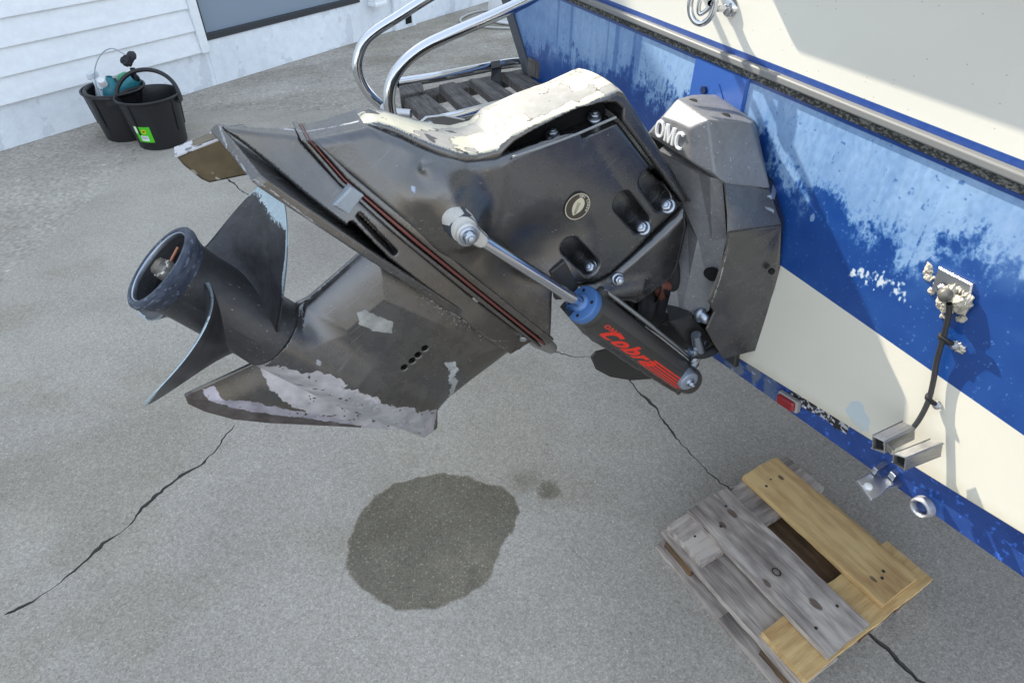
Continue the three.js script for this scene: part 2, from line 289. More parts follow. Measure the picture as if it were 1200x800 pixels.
// ---------------------------------------------------------------- house
{
  const paint = scaled(tex(512, 512, (u, v) => { const n = (fbm(u * 9, v * 30, 4, 3) - .5) * 14 + (fbm(u * 60, v * 60, 2, 4) - .5) * 8; return [237 + n, 241 + n, 244 + n]; }), 1.2);
  const wallMap = scaled(tex(512, 512, (u, v) => { const n = (fbm(u * 7, v * 7, 5, 31) - .5) * 20 + (fbm(u * 40, v * 40, 3, 32) - .5) * 14, d = ss(.66, .72, fbm(u * 13, v * 13, 4, 33)) * 16; return [230 + n - d, 236 + n - d, 242 + n - d]; }), 1.5);
  const siding = std(0xffffff, .5, 0, { map: paint }), base = std(0xffffff, .72, 0, { map: wallMap, bumpMap: scaled(grainTex, .9), bumpScale: .003 });
  const H = thing('house', 'house', [0, 0, 0], 'white clapboard house wall with painted footing and a dark framed window at top left', 'house');
  const E = 4.31, X0 = -7, X1 = 11;
  part(H, 'footing', merge(box(X0, 2.857, 0, .25, -.3, 0, .004), box(2.857, 4.86, 0, .318, -.3, .001, .004), box(4.86, 5.16, 0, E - .01, -.3, .035, .006), box(5.16, X1, 0, .318, -.3, .001, .004)), base);
  for (let k = 0; k < 9; k++) {                                // lapped boards, bottom edge proud
    const y = .255 + k * .1495, z0 = .004, prof = [[-.02, y], [.024, y], [.026, y + .004], [.008, y + .149], [-.02, y + .149]];
    const s = new THREE.Shape(prof.map((p) => new THREE.Vector2(p[0], p[1]))), g = new THREE.ExtrudeGeometry(s, { depth: 2.787 - X0, bevelEnabled: false }); g.rotateY(-Math.PI / 2); g.scale(1, 1, 1);
    const p = g.attributes.position; for (let i = 0; i < p.count; i++) { const ax = p.getX(i), az = p.getZ(i); p.setXYZ(i, 2.787 + ax, p.getY(i), az + z0); } g.computeVertexNormals();
    part(H, 'siding_board', boxUV(g), siding);
  }
  part(H, 'corner_trim', box(2.79, 2.855, .252, 1.6, -.02, .042, .004), siding);
  part(H, 'upper_wall', merge(box(X0, 2.79, 1.6, E, -.3, .004), box(2.857, X1, 1.6, E, -.3, .004), box(2.79, 2.857, 1.6, E, -.3, .02), box(4.46, 4.86, .318, 1.6, -.3, -.002), box(5.16, X1, .318, 1.6, -.3, -.002)), siding);
  part(H, 'roof', slab([[X0 - .2, E, .04], [X1 + .2, E, .04], [X1 + .2, E + 1.6, -4.5], [X0 - .2, E + 1.6, -4.5]], [0, -.12, 0], .01), std(lin(.08, .08, .085), .9));
  part(H, 'rear_wall', merge(box(X0, X1, 0, E, -8.3, -8.2), box(X0, X0 + .1, 0, E, -8.2, -.3), box(X1 - .1, X1, 0, E, -8.2, -.3)), siding);
  const dark = std(lin(.03, .034, .04), .5);
  const w = part(H, 'window', merge(box(2.856, 4.46, .32, .362, -.06, .012), box(2.858, 2.886, .362, 1.6, -.06, .008), box(4.43, 4.46, .362, 1.6, -.06, .008)), dark);
  part(w, 'pane', box(2.886, 4.43, .362, 1.6, -.055, -.03, .002), std(lin(.25, .31, .38), .12));
  const pipe = thing('downspout', 'house', [4.62, .27, .06], 'white rain downspout ending just above the footing beside the pilaster', 'downspout');
  part(pipe, 'pipe', box(4.56, 4.70, .29, 2.2, .005, .105, .012), siding);
  part(pipe, 'end_collar', box(4.552, 4.708, .272, .30, .004, .113, .006), siding);
  const vent = thing('drain_outlet', 'house', [5.04, .04, .035], 'square dark drain outlet at the foot of the white pilaster', 'drain outlet');
  part(vent, 'opening', box(4.99, 5.09, .035, .125, .02, .0385, .001), M.hole);
  part(vent, 'rim', merge(box(4.98, 4.99, .025, .135, .03, .048), box(5.09, 5.10, .025, .135, .03, .048), box(4.99, 5.09, .125, .135, .03, .048)), base);
}
// white tub and hose beyond the boat
{
  const c = [-0.026, 7.032], O = [c[0] + .12, 0, -c[1] - .25];
  const t = thing('plastic_tub', 'world', O, 'white rounded plastic tub on the pavement beyond the boat corner', 'tub');
  const at = (p) => add3(p, O);
  part(t, 'body', lathe(O, at([0, 1, 0]), [[0, .34], [.12, .335], [.24, .30], [.31, .22], [.345, .12], [.35, .03], [.33, 0]], 48), M.white);
  part(t, 'rim', lathe(O, at([0, 1, 0]), [[.35, .03], [.375, .028], [.378, .006], [.34, .0]], 48), M.white);
  const pts = []; for (let i = 0; i < 26; i++) { const a = i / 26 * Math.PI * 2; pts.push([O[0] - .12 + Math.cos(a) * (.5 + .03 * Math.sin(3 * a)), .013, O[2] + .1 + Math.sin(a) * (.42 + .02 * Math.cos(2 * a))]); }
  solo('garden_hose', 'world', [O[0], 0, O[2]], tube(pts, .011, 120, 8, true), std(lin(.5, .5, .47), .6), 'pale hose looped on the pavement around the white tub', 'hose');
}

// ---------------------------------------------------------------- boat
const yWhite = (z) => .604 + .21 * Math.abs(z), yBot = (z) => .548 + .165 * Math.abs(z), zFar = (y) => -.99 - (y - 1.0) * 1.0;
{
  // transom print: dark blue gelcoat with chalked patches, white above and below
  const Z0 = -1.75, ZS = 3.4, Y0 = .5, YS = 1.15;
  const chalkA = table([[-1.3, 1.06], [-1.0, 1.03], [-.8, 1.06], [-.6, 1.08], [-.47, 1.10], [-.40, 1.115], [-.35, 1.09], [-.27, 1.085], [-.2, 1.11]]);
  const chalkB = table([[0.031, 1.117], [0.055, 1.105], [0.096, 1.086], [0.145, 1.068], [0.202, 1.073], [0.235, 1.078], [0.282, 1.073], [0.32, 1.052], [0.364, 1.043], [0.401, 1.051], [0.428, 1.037], [0.436, 1.054], [0.431, 1.086], [0.456, 1.097], [0.486, 1.11], [0.507, 1.111], [0.568, 1.103]].sort((a, b) => a[0] - b[0]));
  const scar = [[0.355, 0.993], [0.381, 0.996], [0.413, 1.003], [0.443, 1.004]], flake = [0.233, 1.037], dk = [20, 66, 134], ch = [138, 169, 204];
  const map = tex(2048, 1024, (u, v) => {
    const z = Z0 + u * ZS, y = Y0 + v * YS;
    const n = fbm(z * 26, y * 26, 4, 3), n2 = fbm(z * 120, y * 90, 3, 9), st = fbm(z * 60, y * 6, 3, 15);
    if (y > 1.2575 + 0) { const q = (fbm(z * 3, y * 3, 4, 77) - .5) * 8 + (hash(Math.floor(z * 900), Math.floor(y * 900), 2) > .9993 ? -70 : 0); return [218 + q, 215 + q, 204 + q]; }
    if (y > 1.212) return [26 + n2 * 20, 62 + n2 * 18, 134 + n2 * 12];
    if (y > .913 + (n2 - .5) * .0008) {
      const wisp = fbm(z * 230, y * 110, 3, 27), dust = fbm(z * 500, y * 420, 2, 29);
      let c = (z < -.16 ? y - chalkA(z) : z > .0 ? y - chalkB(z) : -1) + (n - .5) * .11 + (n2 - .5) * .045 + (st - .5) * .06 + (wisp - .5) * .06 + (dust - .5) * .03;
      let k = ss(-.014, .030, c) * (.90 + .40 * (fbm(z * 9, y * 5, 4, 19) - .5) + .16 * (st - .5) + .2 * (wisp - .5)); if (z > -.37 && z < -.16) k = Math.max(k, ss(-.012, .02, c) * (.98 + .2 * (wisp - .5)));
      if (c < .10) k *= 1 - ss(.56, .72, n2 * .6 + wisp * .4) * .6 * (1 - ss(.03, .10, c));
      const far = 1 - ss(-1.0, -.45, z); k *= 1 - far * .42 * (1 - .5 * n);
      // vertical runs of old water
      const run = ss(.60, .72, fbm(z * 38, y * 1.5, 3, 41)) * ss(.99, 1.15, y) * (1 - ss(-.5, -.2, z)); k *= 1 - run * .4;
      let o = [0, 1, 2].map((i) => lerp(dk[i] + (n - .5) * 14, ch[i] + (n2 - .5) * 22, clamp(k)));
      const fl = ss(.80, .88, fbm(z * 260, y * 200, 2, 43)) * (y < 1.1 ? .5 : .15); o = o.map((q, i) => lerp(q, ch[i], fl)); const dkk = ss(.83, .87, fbm(z * 150, y * 110, 2, 45)) * ss(.03, .08, c) * .5; o = o.map((q, i) => lerp(q, dk[i], dkk));
      const sm = ss(.62, .9, fbm(z * 5 + 3, y * 7, 4, 47)) * .35; o = o.map((q, i) => lerp(q, [150, 172, 204][i], sm * (y > 1 ? 1 : .3)));
      let ds = 9; for (let i = 0; i < 3; i++) ds = Math.min(ds, segD2(z, y, scar[i], scar[i + 1]));
      { const q = 1 - ss(.000, .012, ds + (n2 - .5) * .05 + (wisp - .5) * .05 + .006); o = o.map((v, i) => lerp(v, [196, 204, 212][i], q)); }
      if (Math.hypot((z - flake[0]) * 1.2, y - flake[1]) + (n - .5) * .05 < .014) o = [120, 150, 190];
      return o;
    }
    const q = (fbm(z * 4, y * 4, 4, 87) - .5) * 9, lowst = ss(.0, .03, .03 - (y - yWhite(z)) + (n - .5) * .03) * .5; let w = [217 + q, 212 + q, 197 + q];
    if (Math.hypot(z - .47, (y - .735) * 1.2) + (n - .5) * .05 < .03) w = [194, 204, 206];
    w = [lerp(w[0], 196, lowst), lerp(w[1], 186, lowst), lerp(w[2], 160, lowst)];
    return w;
  });
  const tMat = new THREE.MeshPhysicalMaterial({ color: 0xffffff, roughness: .38, map, clearcoat: .25, clearcoatRoughness: .25 });
  const setUV = (g) => { const p = g.attributes.position, uv = g.attributes.uv; for (let i = 0; i < p.count; i++) uv.setXY(i, (p.getZ(i) - Z0) / ZS, (p.getY(i) - Y0) / YS); return g; };
  const B = thing('boat', 'boat', [0, 0, 0], 'white and faded blue motor boat seen at its chalky transom on the right', 'boat');
  const out = [[0, yWhite(0), 0]]; for (let i = 1; i <= 10; i++) out.push([0, yWhite(i * .11) + (i > 5 && i < 8 ? (hash(i, 3, 1) - .5) * .006 : 0), i * .11]);
  out.push([0, 1.0, 1.16], [0, 1.6, 1.5], [0, 1.6, -1.58], [0, 1.0, -.99], [0, .86, -.9], [0, yWhite(.7), -.7], [0, yWhite(.35), -.35]);
  part(B, 'transom', setUV(slab(out, [.05, 0, 0], .004)), tMat);
  const white = std(lin(.74, .73, .68), .4), navy = std(lin(.012, .05, .2), .45);
  const hs = new THREE.Shape([[0, .54], [.72, .67], [1.06, .86], [1.3, 1.3], [1.42, 1.58], [-1.5, 1.58], [-1.3, 1.3], [-.96, 1.0], [-.88, .84], [-.7, .67]].map((p) => new THREE.Vector2(p[0], p[1])));
  const hg = new THREE.ExtrudeGeometry(hs, { depth: 4.6, bevelEnabled: false }); hg.rotateY(Math.PI / 2); hg.scale(1, 1, -1); // shape x -> z
  { const ix = hg.index; const p = hg.attributes.position, q = []; for (let i = 0; i < p.count; i += 3) for (const k of [0, 2, 1]) q.push(p.getX(i + k) + .05, p.getY(i + k), p.getZ(i + k)); const g = new THREE.BufferGeometry(); g.setAttribute('position', new THREE.Float32BufferAttribute(q, 3)); g.computeVertexNormals(); part(B, 'hull_side', boxUV(g), navy); }
  // blue bottom below the white lip, worn and speckled
  const botMap = tex(1024, 256, (u, v) => {
    const z = u * 1.2, y = .5 + v * .35, n = fbm(z * 30, y * 30, 4, 5), n2 = fbm(z * 150, y * 150, 3, 6), top = yWhite(z) - y;
    let c = [22 + n * 22, 56 + n * 22, 122 + n * 22];
    const sp = ss(.30, .32, z) * (1 - ss(.44, .47, z)) * (1 - ss(.03, .038, top + (n - .5) * .02)); if (sp > .5) { const q = n2 > .5 ? 176 : 34; c = [q, q, q + 4]; }
    const wear = (1 - ss(.2, .36, z)) * ss(.42, .55, n); c = c.map((q) => lerp(q, 120, wear * .75));
    if (n2 > .72) c = c.map((q) => q * 1.35 + 12);
    return c;
  });
  const bot = [], bN = 16; for (let i = 0; i <= bN; i++) bot.push([.014, yWhite(i * .066) - .001 + .012, i * .066]); for (let i = bN; i >= 0; i--) bot.push([.02, yBot(i * .066) + (hash(i, 1, 9) - .5) * .002, i * .066]);
  const bg = slab(bot, [.05, .0, 0], .003), bp = bg.attributes.position; for (let i = 0; i < bp.count; i++) bg.attributes.uv.setXY(i, bp.getZ(i) / 1.2, (bp.getY(i) - .5) / .35);
  part(B, 'bottom_strip', bg, std(0xffffff, .5, 0, { map: botMap }), 'worn navy strip below the white transom');
  // rub rail: grey vinyl over a dirty black strip
  const dirt = scaled(tex(1024, 64, (u, v) => { const n = fbm(u * 400, v * 18, 4, 2), q = 36 + 70 * ss(.42, .7, n) + (hash(Math.floor(u * 4000), Math.floor(v * 40), 3)) * 20; return [q, q, q * .95]; }), 1.6, .04);
  part(B, 'rub_rail', box(-.016, .001, 1.2345, 1.2485, -1.27, 1.4, .004), std(lin(.2, .2, .195), .5));
  part(B, 'rail_strip', box(-.008, .001, 1.2205, 1.2345, -1.25, 1.4, .002), std(0xffffff, .8, 0, { map: dirt }));
  part(B, 'corner_moulding', slab([[-.012, .93, -.925], [-.012, 1.0, -.975], [-.012, 1.6, -1.56], [-.012, 1.6, -1.625], [-.012, 1.0, -1.035], [-.012, .93, -.98]], [.03, 0, 0], .006), std(lin(.05, .055, .065), .55));
  // raised smooth pad behind the drive with two gussets
  const pad = slab([[-.006, .92, -.17], [-.006, .92, .01], [-.006, 1.2203, .0], [-.006, 1.2203, -.165]], [.012, 0, 0], .004), padMat = std(lin(.03, .105, .38), .35);
  const P = part(B, 'drive_pad', pad, padMat);
  part(P, 'gusset', slab([[-.007, 1.11, -.165], [-.055, 1.10, -.08], [-.007, 1.105, .0], [-.007, 1.19, -.075]], [.004, -.002, 0], .002), padMat);
  part(P, 'stud_hole', cyl([-.012, 1.165, -.115], [-.0055, 1.165, -.115], .008), std(lin(.006, .02, .08), .5));
  // deck lip above the frame whose shadow falls on the white band
  part(B, 'deck_lip', box(-.12, .02, 1.552, 1.6, -.25, 1.45, .01), white);
  part(B, 'deck', box(-.01, 3.5, 1.6, 1.63, -1.5, 1.45, .01), white);
  const rl = thing('added_shadow_bars', 'boat', [0, 1.56, -.4], 'pair of unseen steel bars added above the drive to cast stripes on the transom', 'shadow_caster');  // bars added out of view so their shadows stripe the transom
  for (const dz of [0, -.085]) part(rl, 'bar', cyl([.0, 1.57 - dz * .2, -.42 + dz], [-.30, 1.57 - dz * .2, -.42 + dz], .008, .008), M.chrome);
}
// chrome tow eye
{
  const c = [0, 1.324, -0.093], r0 = [-0.07, 1.337, -0.092];
  const t = thing('tow_ring', 'boat', [0, c[1], c[2]], 'polished tow ring on a short stem above the blue stripe', 'tow ring');
  part(t, 'flange', lathe([-.0, c[1], c[2]], [-1, c[1], c[2]], [[0, .012], [.012, .011], [.017, .006], [.019, 0]], 28), M.chrome);
  part(t, 'stem', tube([[0, c[1], c[2]], [-.03, c[1] + .001, c[2] - .005], [-.055, r0[1] + .012, (c[2] + r0[2]) / 2], [-.068, r0[1] + .004, r0[2] + .02]], .0062, 24, 12), M.chrome);
  const ring = []; for (let i = 0; i < 28; i++) { const a = i / 28 * 2 * Math.PI; ring.push([r0[0] + .012 * Math.cos(a), r0[1] + .034 * Math.sin(a), r0[2] + .021 * Math.cos(a)]); }
  part(t, 'ring', tube(ring, .0058, 64, 12, true), M.chrome);
  part(t, 'inner_loop', tube([[r0[0] + .004, r0[1] + .03, r0[2] + .006], [r0[0] - .004, r0[1] + .006, r0[2] - .004], [r0[0] - .002, r0[1] - .018, r0[2] - .002], [r0[0] + .008, r0[1] - .004, r0[2] + .012], [r0[0] + .01, r0[1] + .02, r0[2] + .018]], .0042, 40, 10, true), M.chrome);
}
// ---------------------------------------------------------------- swim platform and its ladder rails
{
  const grey = tex(512, 512, (u, v) => { const g = fbm(u * 90, v * 5, 4, 3), n = fbm(u * 12, v * 12, 4, 8), f = fbm(u * 200, v * 14, 3, 5), q = 84 + (g - .5) * 66 + (n - .5) * 34 + (f - .5) * 40; return [q * 1.02, q * .98, q * .95]; });
  const wood = std(0xffffff, .85, 0, { map: scaled(grey, .35), bumpMap: scaled(grey, .35), bumpScale: .002 });
  const S = thing('swim_platform', 'boat', [0, .95, -.83], 'small weathered slatted swim platform in a chrome tube frame', 'swim platform');
  const r = .0155;
  part(S, 'frame_tube', tube([[-0.464, 0.97, -0.669], [-0.408, 0.97, -0.685], [-0.286, 0.97, -0.708], [-0.121, 0.97, -0.75], [-0.015, 0.97, -0.793], [0.06, 0.97, -0.84]], r, 60, 14), M.chrome);
  part(S, 'frame_tube', tube([[-0.426, 0.975, -1.023], [-0.296, 0.975, -1.029], [-0.149, 0.975, -1.05], [-0.029, 0.975, -1.067], [0.035, 0.975, -1.049]], r, 60, 14), M.chrome);
  part(S, 'frame_tube', tube([[-0.512, 0.955, -0.887], [-0.492, 0.955, -0.84], [-0.452, 0.955, -0.807]], .012, 20, 12), M.steel);
  const slats = [[[-0.444, 0.965, -0.928], [-0.367, 0.965, -0.952], [-0.354, 0.965, -0.747], [-0.432, 0.965, -0.71]], [[-0.306, 0.965, -0.986], [-0.251, 0.965, -0.998], [-0.247, 0.965, -0.767], [-0.312, 0.965, -0.743]], [[-0.198, 0.965, -1.002], [-0.137, 0.965, -0.993], [-0.125, 0.965, -0.784], [-0.199, 0.965, -0.761]], [[-0.078, 0.965, -1.025], [-0.021, 0.965, -1.009], [-0.004, 0.965, -0.814], [-0.083, 0.965, -0.79]]];
  slats.forEach((q) => part(S, 'slat', slab(q, [0, -.026, 0], .003), wood));
  const under = [[[-0.338, 0.937, -1.043], [0.042, 0.937, -1.117], [0.034, 0.937, -1.058], [-0.336, 0.937, -0.98]], [[-0.425, 0.937, -0.754], [-0.012, 0.937, -0.825], [-0.024, 0.937, -0.755], [-0.432, 0.937, -0.688]]];
  under.forEach((q) => part(S, 'batten', slab(q, [0, -.03, 0], .003), wood));
  part(S, 'end_board', slab([[-0.43, 0.975, -0.999], [-0.354, 0.975, -1.009], [-0.374, 0.975, -0.921], [-0.452, 0.975, -0.907]], [0, -.05, 0], .003), wood);
  const eb = [[-0.011, 0.965, -0.965], [0.014, 0.965, -0.815], [0.044, 0.965, -0.837], [0.02, 0.965, -0.991]].map((p) => add3(p, [0, .052, 0]));
  part(S, 'end_board', slab(eb, [0, -.052, 0], .003), wood);
  part(S, 'strap', merge(slab([[-0.101, 0.992, -1.055], [-0.066, 0.992, -1.059], [-0.093, 0.992, -0.99], [-0.127, 0.992, -0.986]], [0, -.004, 0], .001), slab([[-0.124, 0.992, -0.994], [-0.089, 0.992, -0.998], [-0.12, 0.965, -0.929], [-0.142, 0.965, -0.958]], [0, -.004, .003], .001)), M.rubber);
  const pv = [-0.452, 0.975, -0.649];
  part(S, 'pivot_tab', slab([[-0.484, 0.991, -0.63], [-0.46, 1.005, -0.63], [-0.413, 1.003, -0.63], [-0.354, 0.982, -0.63], [-0.36, 0.969, -0.63], [-0.428, 0.962, -0.63], [-0.473, 0.967, -0.63]], [0, .0, -.008], .002), M.steel);
  const bt = [-0.453, 0.982, -0.628]; part(S, 'bolt', lathe(bt, add3(bt, [0, .2, 1]), [[.012, -.004], [.012, .004], [.008, .007], [0, .009]], 16), M.galv);
  const L = thing('boarding_ladder', 'boat', [-.5, .93, -.8], 'polished boarding ladder with two bent chrome rails above the swim platform', 'ladder');
  part(L, 'rail', tube([[-0.544, 0.979, -0.62], [-0.553, 1.016, -0.62], [-0.556, 1.059, -0.62], [-0.547, 1.099, -0.62], [-0.525, 1.132, -0.62], [-0.492, 1.158, -0.62], [-0.447, 1.18, -0.62], [-0.38, 1.2, -0.62], [-0.279, 1.227, -0.62], [-0.184, 1.255, -0.62], [-.10, 1.285, -.62], [0, 1.31, -.62]], .0148, 140, 18), M.chrome);
  part(L, 'rail', tube([[-0.465, 0.913, -0.95], [-0.502, 0.939, -0.95], [-0.539, 0.986, -0.95], [-0.556, 1.036, -0.95], [-0.553, 1.075, -0.95], [-0.529, 1.118, -0.95], [-0.491, 1.145, -0.95], [-0.426, 1.174, -0.95], [-0.335, 1.214, -0.95], [-0.178, 1.279, -0.95], [0, 1.36, -.95]], .0148, 140, 18), M.chrome);
}

// ---------------------------------------------------------------- stern drive
const A0 = [-.957, .912, 0], FW = [.597, -.802], UP = [.801, .597];         // propeller shaft: origin at the seam, forward and leg-up directions
const shaft = (p, q = 0, z = 0) => [A0[0] + p * FW[0] + q * UP[0], A0[1] + p * FW[1] + q * UP[1], z];
const toP = (x, y) => (x - A0[0]) * FW[0] + (y - A0[1]) * FW[1], toQ = (x, y) => (x - A0[0]) * UP[0] + (y - A0[1]) * UP[1];
{
  // worn black enamel: colour and gloss drawn in metres on the side of the drive
  const TX = -1.3, TY = .38, TS = 1.32, N = 2048;
  const col = new Uint8Array(N * N * 4), rou = new Uint8Array(N * N * 4);
  for (let j = 0; j < N; j++) for (let i = 0; i < N; i++) {
    const x = TX + (i + .5) / N * TS, y = TY + (j + .5) / N * TS, k = (j * N + i) * 4;
    const n = fbm(x * 7, y * 7, 4, 2), m = fbm(x * 60, y * 60, 3, 5), brown = ss(.44, .62, fbm(x * 3.5 + 2, y * 3.5, 4, 21));
    let c = 108 + (n - .5) * 22 + (m - .5) * 12;
    let o = [c * (1 + .05 * brown), c * (1 + .01 * brown), c * (1 - .05 * brown) + 1], r = 70 + (n - .5) * 40 + (m - .5) * 30;
    // hairline scuffs and tiny chips
    const a = fbm(x * 24 + y * 9, y * 300 - x * 190, 2, 31), s = ss(.80, .86, a) * ss(.55, .65, fbm(x * 9, y * 9, 3, 33)); o = o.map((q) => q + s * 16); r += s * 40;
    const ch = fbm(x * 240, y * 240, 2, 35); if (ch > .905 && fbm(x * 8, y * 8, 3, 36) > .5) { o = [168, 170, 176]; r = 150; }
    col[k] = clamp(o[0], 0, 255); col[k + 1] = clamp(o[1], 0, 255); col[k + 2] = clamp(o[2], 0, 255); col[k + 3] = 255; rou[k] = rou[k + 1] = rou[k + 2] = clamp(r, 30, 255); rou[k + 3] = 255;
  }
  const flake = (P, o, amp, freq, rough, hole = 0, seed = 1) => {
    const d = polyD(P), b = [Math.min(...P.map((p) => p[0])) - amp, Math.min(...P.map((p) => p[1])) - amp, Math.max(...P.map((p) => p[0])) + amp, Math.max(...P.map((p) => p[1])) + amp];
    for (let j = Math.max(0, Math.floor((b[1] - TY) / TS * N)); j < Math.min(N, (b[3] - TY) / TS * N); j++) for (let i = Math.max(0, Math.floor((b[0] - TX) / TS * N)); i < Math.min(N, (b[2] - TX) / TS * N); i++) {
      const x = TX + (i + .5) / N * TS, y = TY + (j + .5) / N * TS, q = d(x, y) + (fbm(x * freq, y * freq, 4, seed) - .5) * 2.2 * amp, k = (j * N + i) * 4;
      if (q > 0 || fbm(x * freq * 1.6, y * freq * 1.6, 3, seed + 50) < hole) continue;
      const t = ss(0, .0016, -q), n = (fbm(x * 50, y * 50, 4, seed + 9) - .5) * 56;
      for (let e = 0; e < 3; e++) { col[k + e] = clamp(lerp(col[k + e], o[e] + n, t), 0, 255); rou[k + e] = rough; }
    }
  };
  const lilac = [196, 193, 198];
  flake([[-1.004, 0.883], [-0.956, 0.885], [-0.929, 0.863], [-0.901, 0.857], [-0.865, 0.819], [-0.864, 0.792], [-0.826, 0.764], [-0.795, 0.719], [-0.751, 0.681], [-0.708, 0.648], [-0.685, 0.628], [-0.706, 0.505], [-0.825, 0.561], [-0.913, 0.674], [-0.977, 0.762], [-1.007, 0.872]], lilac, .010, 70, 150, .24, 3);
  flake([[-0.869, 0.794], [-0.814, 0.732], [-0.735, 0.66], [-0.7, 0.629], [-0.73, 0.59], [-0.826, 0.649]], [186, 186, 190], .012, 90, 140, .36, 4);
  flake([[-1.097, 0.837], [-1.078, 0.833], [-1.068, 0.808], [-1.02, 0.78], [-0.968, 0.738], [-0.897, 0.682], [-0.846, 0.634], [-0.915, 0.675], [-0.987, 0.723], [-1.052, 0.769], [-1.092, 0.81]], [184, 180, 192], .006, 90, 150, .22, 5);
  flake([[-1.128, 0.833], [-1.098, 0.833], [-1.089, 0.804], [-1.039, 0.761], [-0.958, 0.708], [-0.845, 0.631], [-0.847, 0.614], [-1.023, 0.703], [-1.113, 0.771]], [104, 98, 96], .004, 60, 150, 0, 6);
  flake([[-0.815, 0.937], [-0.799, 0.94], [-0.754, 0.899], [-0.761, 0.876], [-0.794, 0.892], [-0.815, 0.915]], [176, 177, 174], .003, 120, 190, .12, 7);
  flake([[-0.666, 0.768], [-0.645, 0.767], [-0.639, 0.74], [-0.646, 0.723], [-0.638, 0.701], [-0.645, 0.644], [-0.656, 0.654], [-0.655, 0.698], [-0.663, 0.72], [-0.657, 0.742]], [186, 190, 192], .005, 160, 150, .25, 8);
  flake([[-0.898, 0.876], [-0.891, 0.866], [-0.895, 0.857], [-0.903, 0.866]], [190, 188, 196], .002, 160, 150, 0, 9);
  flake([[-0.914, 1.222], [-0.904, 1.203], [-0.902, 1.192], [-0.911, 1.209]], [150, 152, 158], .004, 160, 150, .3, 10);
  flake([[-0.65, 1.2], [-0.614, 1.192], [-0.603, 1.184], [-0.634, 1.187]], [150, 168, 196], .004, 160, 140, .3, 11);
  flake([[-0.692, 1.164], [-0.684, 1.159], [-0.688, 1.149], [-0.694, 1.156]], [170, 180, 200], .002, 160, 140, 0, 12);
  flake([[-0.269, 0.94], [-0.243, 0.961], [-0.249, 0.937], [-0.265, 0.927]], [170, 170, 168], .003, 200, 160, .35, 14);
  flake([[-0.701, 0.933], [-0.679, 0.936], [-0.543, 0.785], [-0.58, 0.793]], [168, 168, 168], .010, 200, 150, .62, 15);
  flake([[0.035, 0.865], [0.047, 0.879], [0.082, 0.83], [0.082, 0.803], [0.072, 0.773], [0.038, 0.833]], [156, 152, 146], .010, 190, 170, .5, 16);
  flake([[-0.039, 1.051], [-0.007, 1.06], [0.002, 1.046], [-0.021, 1.04]], [186, 192, 202], .003, 160, 150, 0, 17);
  flake([[-0.126, 1.186], [-0.097, 1.178], [-0.101, 1.157], [-0.113, 1.167]], [136, 150, 176], .003, 160, 150, .1, 18);
  flake([[-0.048, 1.037], [-0.029, 1.03], [-0.031, 1.023], [-0.045, 1.03]], [186, 192, 202], .001, 160, 150, 0, 19);
  const worn = (P, w, hole, seed, o = [176, 176, 178]) => { const a = P, n = a.length, L = [], R = []; a.forEach((p, i) => { const q = a[Math.max(0, i - 1)], r = a[Math.min(n - 1, i + 1)], l = Math.hypot(r[0] - q[0], r[1] - q[1]), nx = -(r[1] - q[1]) / l * w, ny = (r[0] - q[0]) / l * w; L.push([p[0] + nx, p[1] + ny]); R.push([p[0] - nx, p[1] - ny]); }); flake([...L, ...R.reverse()], o, w * .9, 160, 140, hole, seed); };
  worn([[-0.915, 1.231], [-0.86, 1.16], [-0.802, 1.079]], .0018, .42, 61); worn([[-0.8, 1.07], [-0.709, 0.957], [-0.607, 0.842], [-0.539, 0.802]], .0018, .45, 62); worn([[-0.945, 1.281], [-0.931, 1.243], [-0.914, 1.197]], .0022, .3, 63);
  worn([[-0.841, 1.249], [-0.797, 1.248], [-0.749, 1.249]], .0022, .30, 64); worn([[-0.939, 1.28], [-0.899, 1.269], [-0.844, 1.254]], .0018, .42, 65); worn([[-0.742, 1.257], [-0.702, 1.233], [-0.652, 1.203], [-0.609, 1.188], [-0.561, 1.185]], .0018, .45, 66);
  worn([[-0.768, 1.043], [-0.829, 1.002], [-0.891, 0.961]], .0016, .5, 67); worn([[-0.515, 0.737], [-0.602, 0.67], [-0.655, 0.638], [-0.684, 0.608]], .0022, .45, 68); worn([[-0.128, 1.017], [-0.123, 0.991], [-0.118, 0.958], [-0.122, 0.895], [-0.131, 0.843]], .0018, .25, 69); worn([[-0.276, 0.934], [-0.211, 0.982], [-0.162, 1.017]], .0014, .5, 70);
  const wrap = (d, srgb) => { const t = dtex(d, N, N, srgb); t.repeat.set(1 / TS, 1 / TS); t.offset.set(-TX / TS, -TY / TS); return t; };
  const enamel = new THREE.MeshStandardMaterial({ color: 0xffffff, map: wrap(col, true), roughnessMap: wrap(rou, false), roughness: 1, metalness: .86, bumpMap: scaled(grainTex, .25), bumpScale: .00015 });
  const plain = std(lin(.06, .058, .056), .42, .5, { bumpMap: scaled(grainTex, .2), bumpScale: .0005 });
  const capPaint = std(0xffffff, .45, .3, { map: scaled(tex(512, 512, (u, v) => { const n = (fbm(u * 8, v * 8, 5, 3) - .5) * 26 + (fbm(u * 80, v * 80, 3, 4) - .5) * 16, ch = fbm(u * 150, v * 150, 2, 6) > .87 ? 70 : 0; return [128 + n + ch, 128 + n + ch, 130 + n + ch]; }), .5), bumpMap: scaled(grainTex, .25), bumpScale: .00015 });
  const bare = std(lin(.42, .43, .44), .45, .5, { bumpMap: scaled(grainTex, .2), bumpScale: .001 });

  const D = thing('stern_drive', 'boat', [-.1, .62, 0], 'scuffed black stern drive tilted up behind the boat with a three bladed propeller', 'stern drive');

  // upper gearcase
  const Wp = (x, y) => .030 + .056 * ss(-.22, .02, toP(x, y)) - .085 * (clamp(toQ(x, y), .34, .62) - .46);
